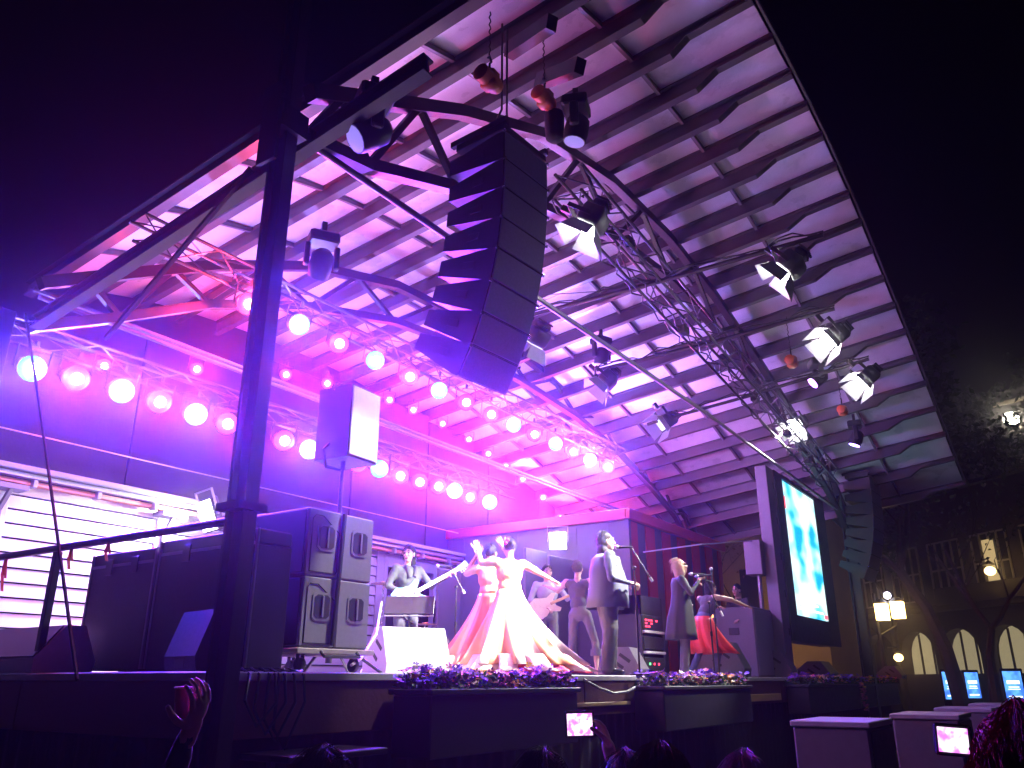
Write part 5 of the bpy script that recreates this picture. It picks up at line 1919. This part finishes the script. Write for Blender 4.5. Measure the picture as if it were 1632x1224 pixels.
part(bd, 'balcony_rail', MB().bbox((LL * .55, -.5, 5.6), (LL, -.42, 6.5), .02), SANDD)
# small wall lanterns on the arcade
for (px, py, pw) in ((1578, 910, 30), (1432, 1048, 20)):
    pt = P(px, py, d=47.0 if px > 1500 else 54)
    t = thing('wall_lantern', {1578: 'warm wall lantern over the balcony window', 1432: 'warm lantern inside the arcade arch near the street lamp'}[px], 'lantern', pt)
    part(t, 'globe', MB().ell((0, 0, .0), (.26, .26, .22), 12, 8), lens((1, .66, .22), 6), smooth=True)
    part(t, 'cap', MB().lathe([(.3, .3), (.05, .5)], 12), BLACK)
    part(t, 'bracket', MB().tube([(0, 0, .4), (0, 0, .6), (VIEW.x * 1.2, VIEW.y * 1.2, .6)], .04, 6), BLACK)
    lamp(t, 'POINT', (-VIEW.x * .9, -VIEW.y * .9, 0), (1, .62, .25), pw * .35, .3)
# tall building behind
A, Bp = gp(1330, 105), gp(1900, 92)
FM, LL = frame_at(A, Bp)
tb = thing('tall_building', 'tall dark building with few lit windows and pale ledges behind the arcade', 'building', A, 0, None, FM.to_3x3())
part(tb, 'wall', MB().box((0, 0, 0), (LL, 10, 30)), SANDD)
for k, z0 in enumerate((22.5, 25.6, 28.5)):
    part(tb, 'ledge', MB().bbox((LL * .3, -.5, z0), (LL, -.02, z0 + .35), .03), SAND)
litset = {(1, 1), (3, 1), (7, 2), (8, 3), (14, 6), (15, 5)}
for i in range(20):
    for lv in range(8):
        cx = (i + .5) * LL / 20
        z0 = 5 + lv * 2.9
        mm = WARM if (i, lv) in litset or ((i * 7 + lv * 13) % 23 == 0) else GLASSD
        wn = part(tb, 'window', MB().box((cx - .5, -.06, z0), (cx + .5, -.005, z0 + 1.5)), mm)
        part(wn, 'sill', MB().box((cx - .6, -.15, z0 - .14), (cx + .6, -.007, z0 - .01)), SAND)
pt = P(1612, 668, d=92)
t = thing('flood_lamp', 'white flood lamp on the tall building shining through the tree', 'lamp', pt)
part(t, 'housing', MB().bbox((-.5, -.5, .6), (.5, .5, .9), .05), BLACK)
part(t, 'globe', MB().ell((0, 0, 0), (.75, .75, .7), 12, 8), lens((1, .92, .7), 22), smooth=True)
lamp(t, 'POINT', (-VIEW.x * 1.5, -VIEW.y * 1.5, -.5), (1, .9, .7), 250, .5)

# amber lit stone building seen past the hut
A, Bp = gp(1040, 42), gp(1330, 39)
FM, LL = frame_at(A, Bp)
ab_ = thing('amber_building', 'stone building glowing amber behind bare branches past the dark hut', 'building', A, 0, None, FM.to_3x3())
part(ab_, 'wall', MB().box((0, 0, 0), (LL, 5, 10)), M('amber_lit_stone', (.42, .30, .14), .85, 0, .25, .8, .3))  # sandstone with the amber lamplight put into its colour
part(ab_, 'roof', MB().prism([(-.4, 10), (2.5, 11.5), (5, 10)], -.3, LL + .3, 'X'), ROOFM)
for i in range(4):
    wn = part(ab_, 'window', MB().box((LL * (i + .5) / 4 - .5, -.05, 4.6), (LL * (i + .5) / 4 + .5, -.004, 6.6)), GLASSD)
    part(wn, 'sill', MB().box((LL * (i + .5) / 4 - .65, -.2, 4.4), (LL * (i + .5) / 4 + .65, -.006, 4.59)), SAND)
wl = gp(1190, 37)
t = thing('street_lamp', 'single amber street lamp hidden behind the grey box loudspeaker', 'street lamp', wl)
part(t, 'pole', MB().tube([(0, 0, 0), (0, 0, 3.2)], [.08, .05], 8), BLACK, smooth=True)
part(t, 'globe', MB().ell((0, 0, 3.45), .22, 12, 8), lens((1, .6, .15), 8), smooth=True)
lamp(t, 'POINT', (0, 0, 3.45), (1, .6, .14), 300, .25)

# double street lamp
sl = gp(1412, 34)
t = thing('street_lamp', 'street lamp with two square amber lanterns and a small white top light', 'street lamp', sl)
ptop = P(1407, 985, d=34).z
part(t, 'pole', MB().tube([(0, 0, 0), (0, 0, .6), (0, 0, ptop + .9)], [.13, .08, .055], 10), BLACK, smooth=True)
part(t, 'cross_arm', MB().tube([RIGHT * -.25 + Vector((0, 0, ptop - .35)), Vector((0, 0, ptop - .62)), RIGHT * .7 + Vector((0, 0, ptop - .25))], .03, 8), BLACK, smooth=True)
for (px, py) in ((1406, 975), (1431, 972)):
    p = P(px, py, d=34) - sl
    ln = part(t, 'lantern', MB().prism([(-.22, -.3), (.22, -.3), (.27, .28), (-.27, .28)], -.2, .2, 'Y').tr(Matrix.Translation(p)), lens((1, .66, .2), 9))
    part(ln, 'lantern_cap', MB().lathe([(.32, .285), (.08, .45)], 8, c=p), BLACK)
    lamp(t, 'POINT', p - VIEW * .5, (1, .62, .2), 12, .2)
tp = P(1414, 949, d=34) - sl
part(t, 'top_light', MB().ell(tp, .13, 10, 6), lens((.9, .85, 1), 10), smooth=True)

# blue information kiosks
KB = screen_mat('kiosk_blue', (.1, .35, 1.0), (.04, .15, .8), 3, 1.5)
KW = M('kiosk_white', (.1, .1, .1), .4, 0, 0, 5, 0, (.8, .9, 1), 1.6)
k0 = None
for i, (px, d) in enumerate(((1516, 31), (1549, 33.5), (1614, 30))):
    b = gp(px, d)
    labs = ['blue screen kiosk by the tree trunk, the nearer of a pair', 'blue screen kiosk of the pair by the tree trunk, partly turned', 'lone blue screen kiosk below the balcony window']
    m_ = look(b, Vector((0, 0, 0))) @ Matrix.Rotation(R((10, 35, 8)[i]), 4, 'Z')
    if k0 is None:
        k0 = thing('information_kiosk', labs[0], 'kiosk', b, 0, 'blue kiosks on the square', m_.to_3x3())
        part(k0, 'body', MB().bbox((-.3, 0, .05), (.3, .12, 2.1), .02), BLACK)
        part(k0, 'display', MB().box((-.24, -.012, 1.2), (.24, -.001, 2.02)), KB)
        for zz, ww, hh in ((1.66, .17, .10), (1.56, .14, .03), (1.50, .16, .025), (1.28, .18, .045)):
            part(k0, 'screen_line', MB().box((-ww, -.016, zz), (ww, -.013, zz + hh)), KW)
        part(k0, 'foot', MB().bbox((-.33, -.1, 0), (.33, .22, .05), .01), STEEL)
        k0.matrix_world = m_
        k0['_m'] = [list(r_) for r_ in m_]
    else:
        clone(k0, m_, labs[i])


def tree(base, H, label, leaves, spread, name='tree', seed=1, lean=(0, 0), leafmat=None, crown_lo=.45, depth=4, lsize=.16):
    rnd = random.Random(seed)
    t = thing(name, label, 'tree', base)
    BK = M('bark', (.06, .05, .04), .9, 0, .35, 12, .4)
    tr, tips = MB(), []

    def grow(p, d, L, r, lev):
        pts, rs = [p], [r]
        q, dd = p.copy(), d.copy()
        for k in range(4):
            dd = (dd + Vector((rnd.uniform(-.22, .22), rnd.uniform(-.22, .22), rnd.uniform(-.04, .16)))).normalized()
            q = q + dd * L / 4
            pts.append(q.copy())
            rs.append(r * (1 - .12 * (k + 1)))
        tr.tube(pts, rs, 7 if lev < 2 else 4, cap=False)
        if lev >= depth:
            tips.extend(pts[1:])
            return
        for k in range(3 if lev < 2 else 2 + (rnd.random() < .5)):
            a = rnd.uniform(0, 2 * math.pi)
            nd = (dd * .75 + Vector((math.cos(a), math.sin(a), rnd.uniform(-.1, .5))) * spread).normalized()
            grow(pts[rnd.choice((2, 3, 4)) if lev else 4], nd, L * rnd.uniform(.58, .8), rs[-1] * .72, lev + 1)
        if lev >= 2:
            tips.extend(pts[2:])
    grow(Vector((0, 0, 0)), Vector((lean[0], lean[1], 1)).normalized(), H * crown_lo, H * .022, 0)
    part(t, 'trunk', tr, BK, smooth=True)
    if leaves:
        lf = MB()
        for k in range(leaves):
            p = rnd.choice(tips) + Vector((rnd.gauss(0, .45), rnd.gauss(0, .45), rnd.gauss(0, .4)))
            s = rnd.uniform(.6, 1.3) * lsize
            q = Quaternion((rnd.random() - .5, rnd.random() - .5, rnd.random() - .5), rnd.uniform(0, 6))
            lf.add([p + q @ Vector(v) for v in ((-s, 0, 0), (0, -s * .55, .03), (s, 0, 0), (0, s * .55, .03))], [(0, 1, 2, 3)])
        part(t, 'crown', lf, leafmat or M('night_leaf', (.045, .075, .03), .6, 0, .4, 3, .05), kind='stuff')
    return t


tree(gp(1530, 31), 13, 'tall leafy tree standing behind the blue kiosks', 5200, .75, 'broad_tree', 3, (-.08, .02), crown_lo=.42)
tree(gp(1585, 29), 9, 'bare tree with few leaves before the balcony window', 500, .75, 'bare_tree', 21, (.05, 0), None, .36, 5, .08)
tree(gp(1640, 70), 26, 'big dark tree before the white flood lamp', 6500, .7, 'broad_tree', 8, (0, 0), crown_lo=.4, lsize=.3)
tree(gp(1440, 55), 14, 'dark leafy tree behind the double street lamp', 4200, .75, 'broad_tree', 11, (0, 0), crown_lo=.4, lsize=.2)
tree(gp(1190, 30), 8.5, 'bare branched tree before the amber building', 300, .7, 'bare_tree', 5, (-.05, 0), M('dry_leaf', (.25, .16, .05), .6, 0, .3, 3, .05), .38, 5, .06)

# ------------------------------------------------------------------ stage haze: even air round everything
hz = MB().box((-25, -40, -1.0), (150, 110, 40))
hm_ = bpy.data.materials.new('haze_air')
hm_.use_nodes = True
ht_ = hm_.node_tree
for n_ in list(ht_.nodes):
    if n_.type != 'OUTPUT_MATERIAL':
        ht_.nodes.remove(n_)
pv = ht_.nodes.new('ShaderNodeVolumePrincipled')
pv.inputs['Color'].default_value = (.95, .95, 1, 1)
pv.inputs['Density'].default_value = .0021
pv.inputs['Anisotropy'].default_value = .955
ht_.links.new(pv.outputs[0], ht_.nodes['Material Output'].inputs['Volume'])
hzo = obj('haze', hz.mesh('haze', hm_), None, 'stuff')

# drop the helper keys
for o in bpy.data.objects:
    for k in ('_m', '_k'):
        if k in o:
            del o[k]
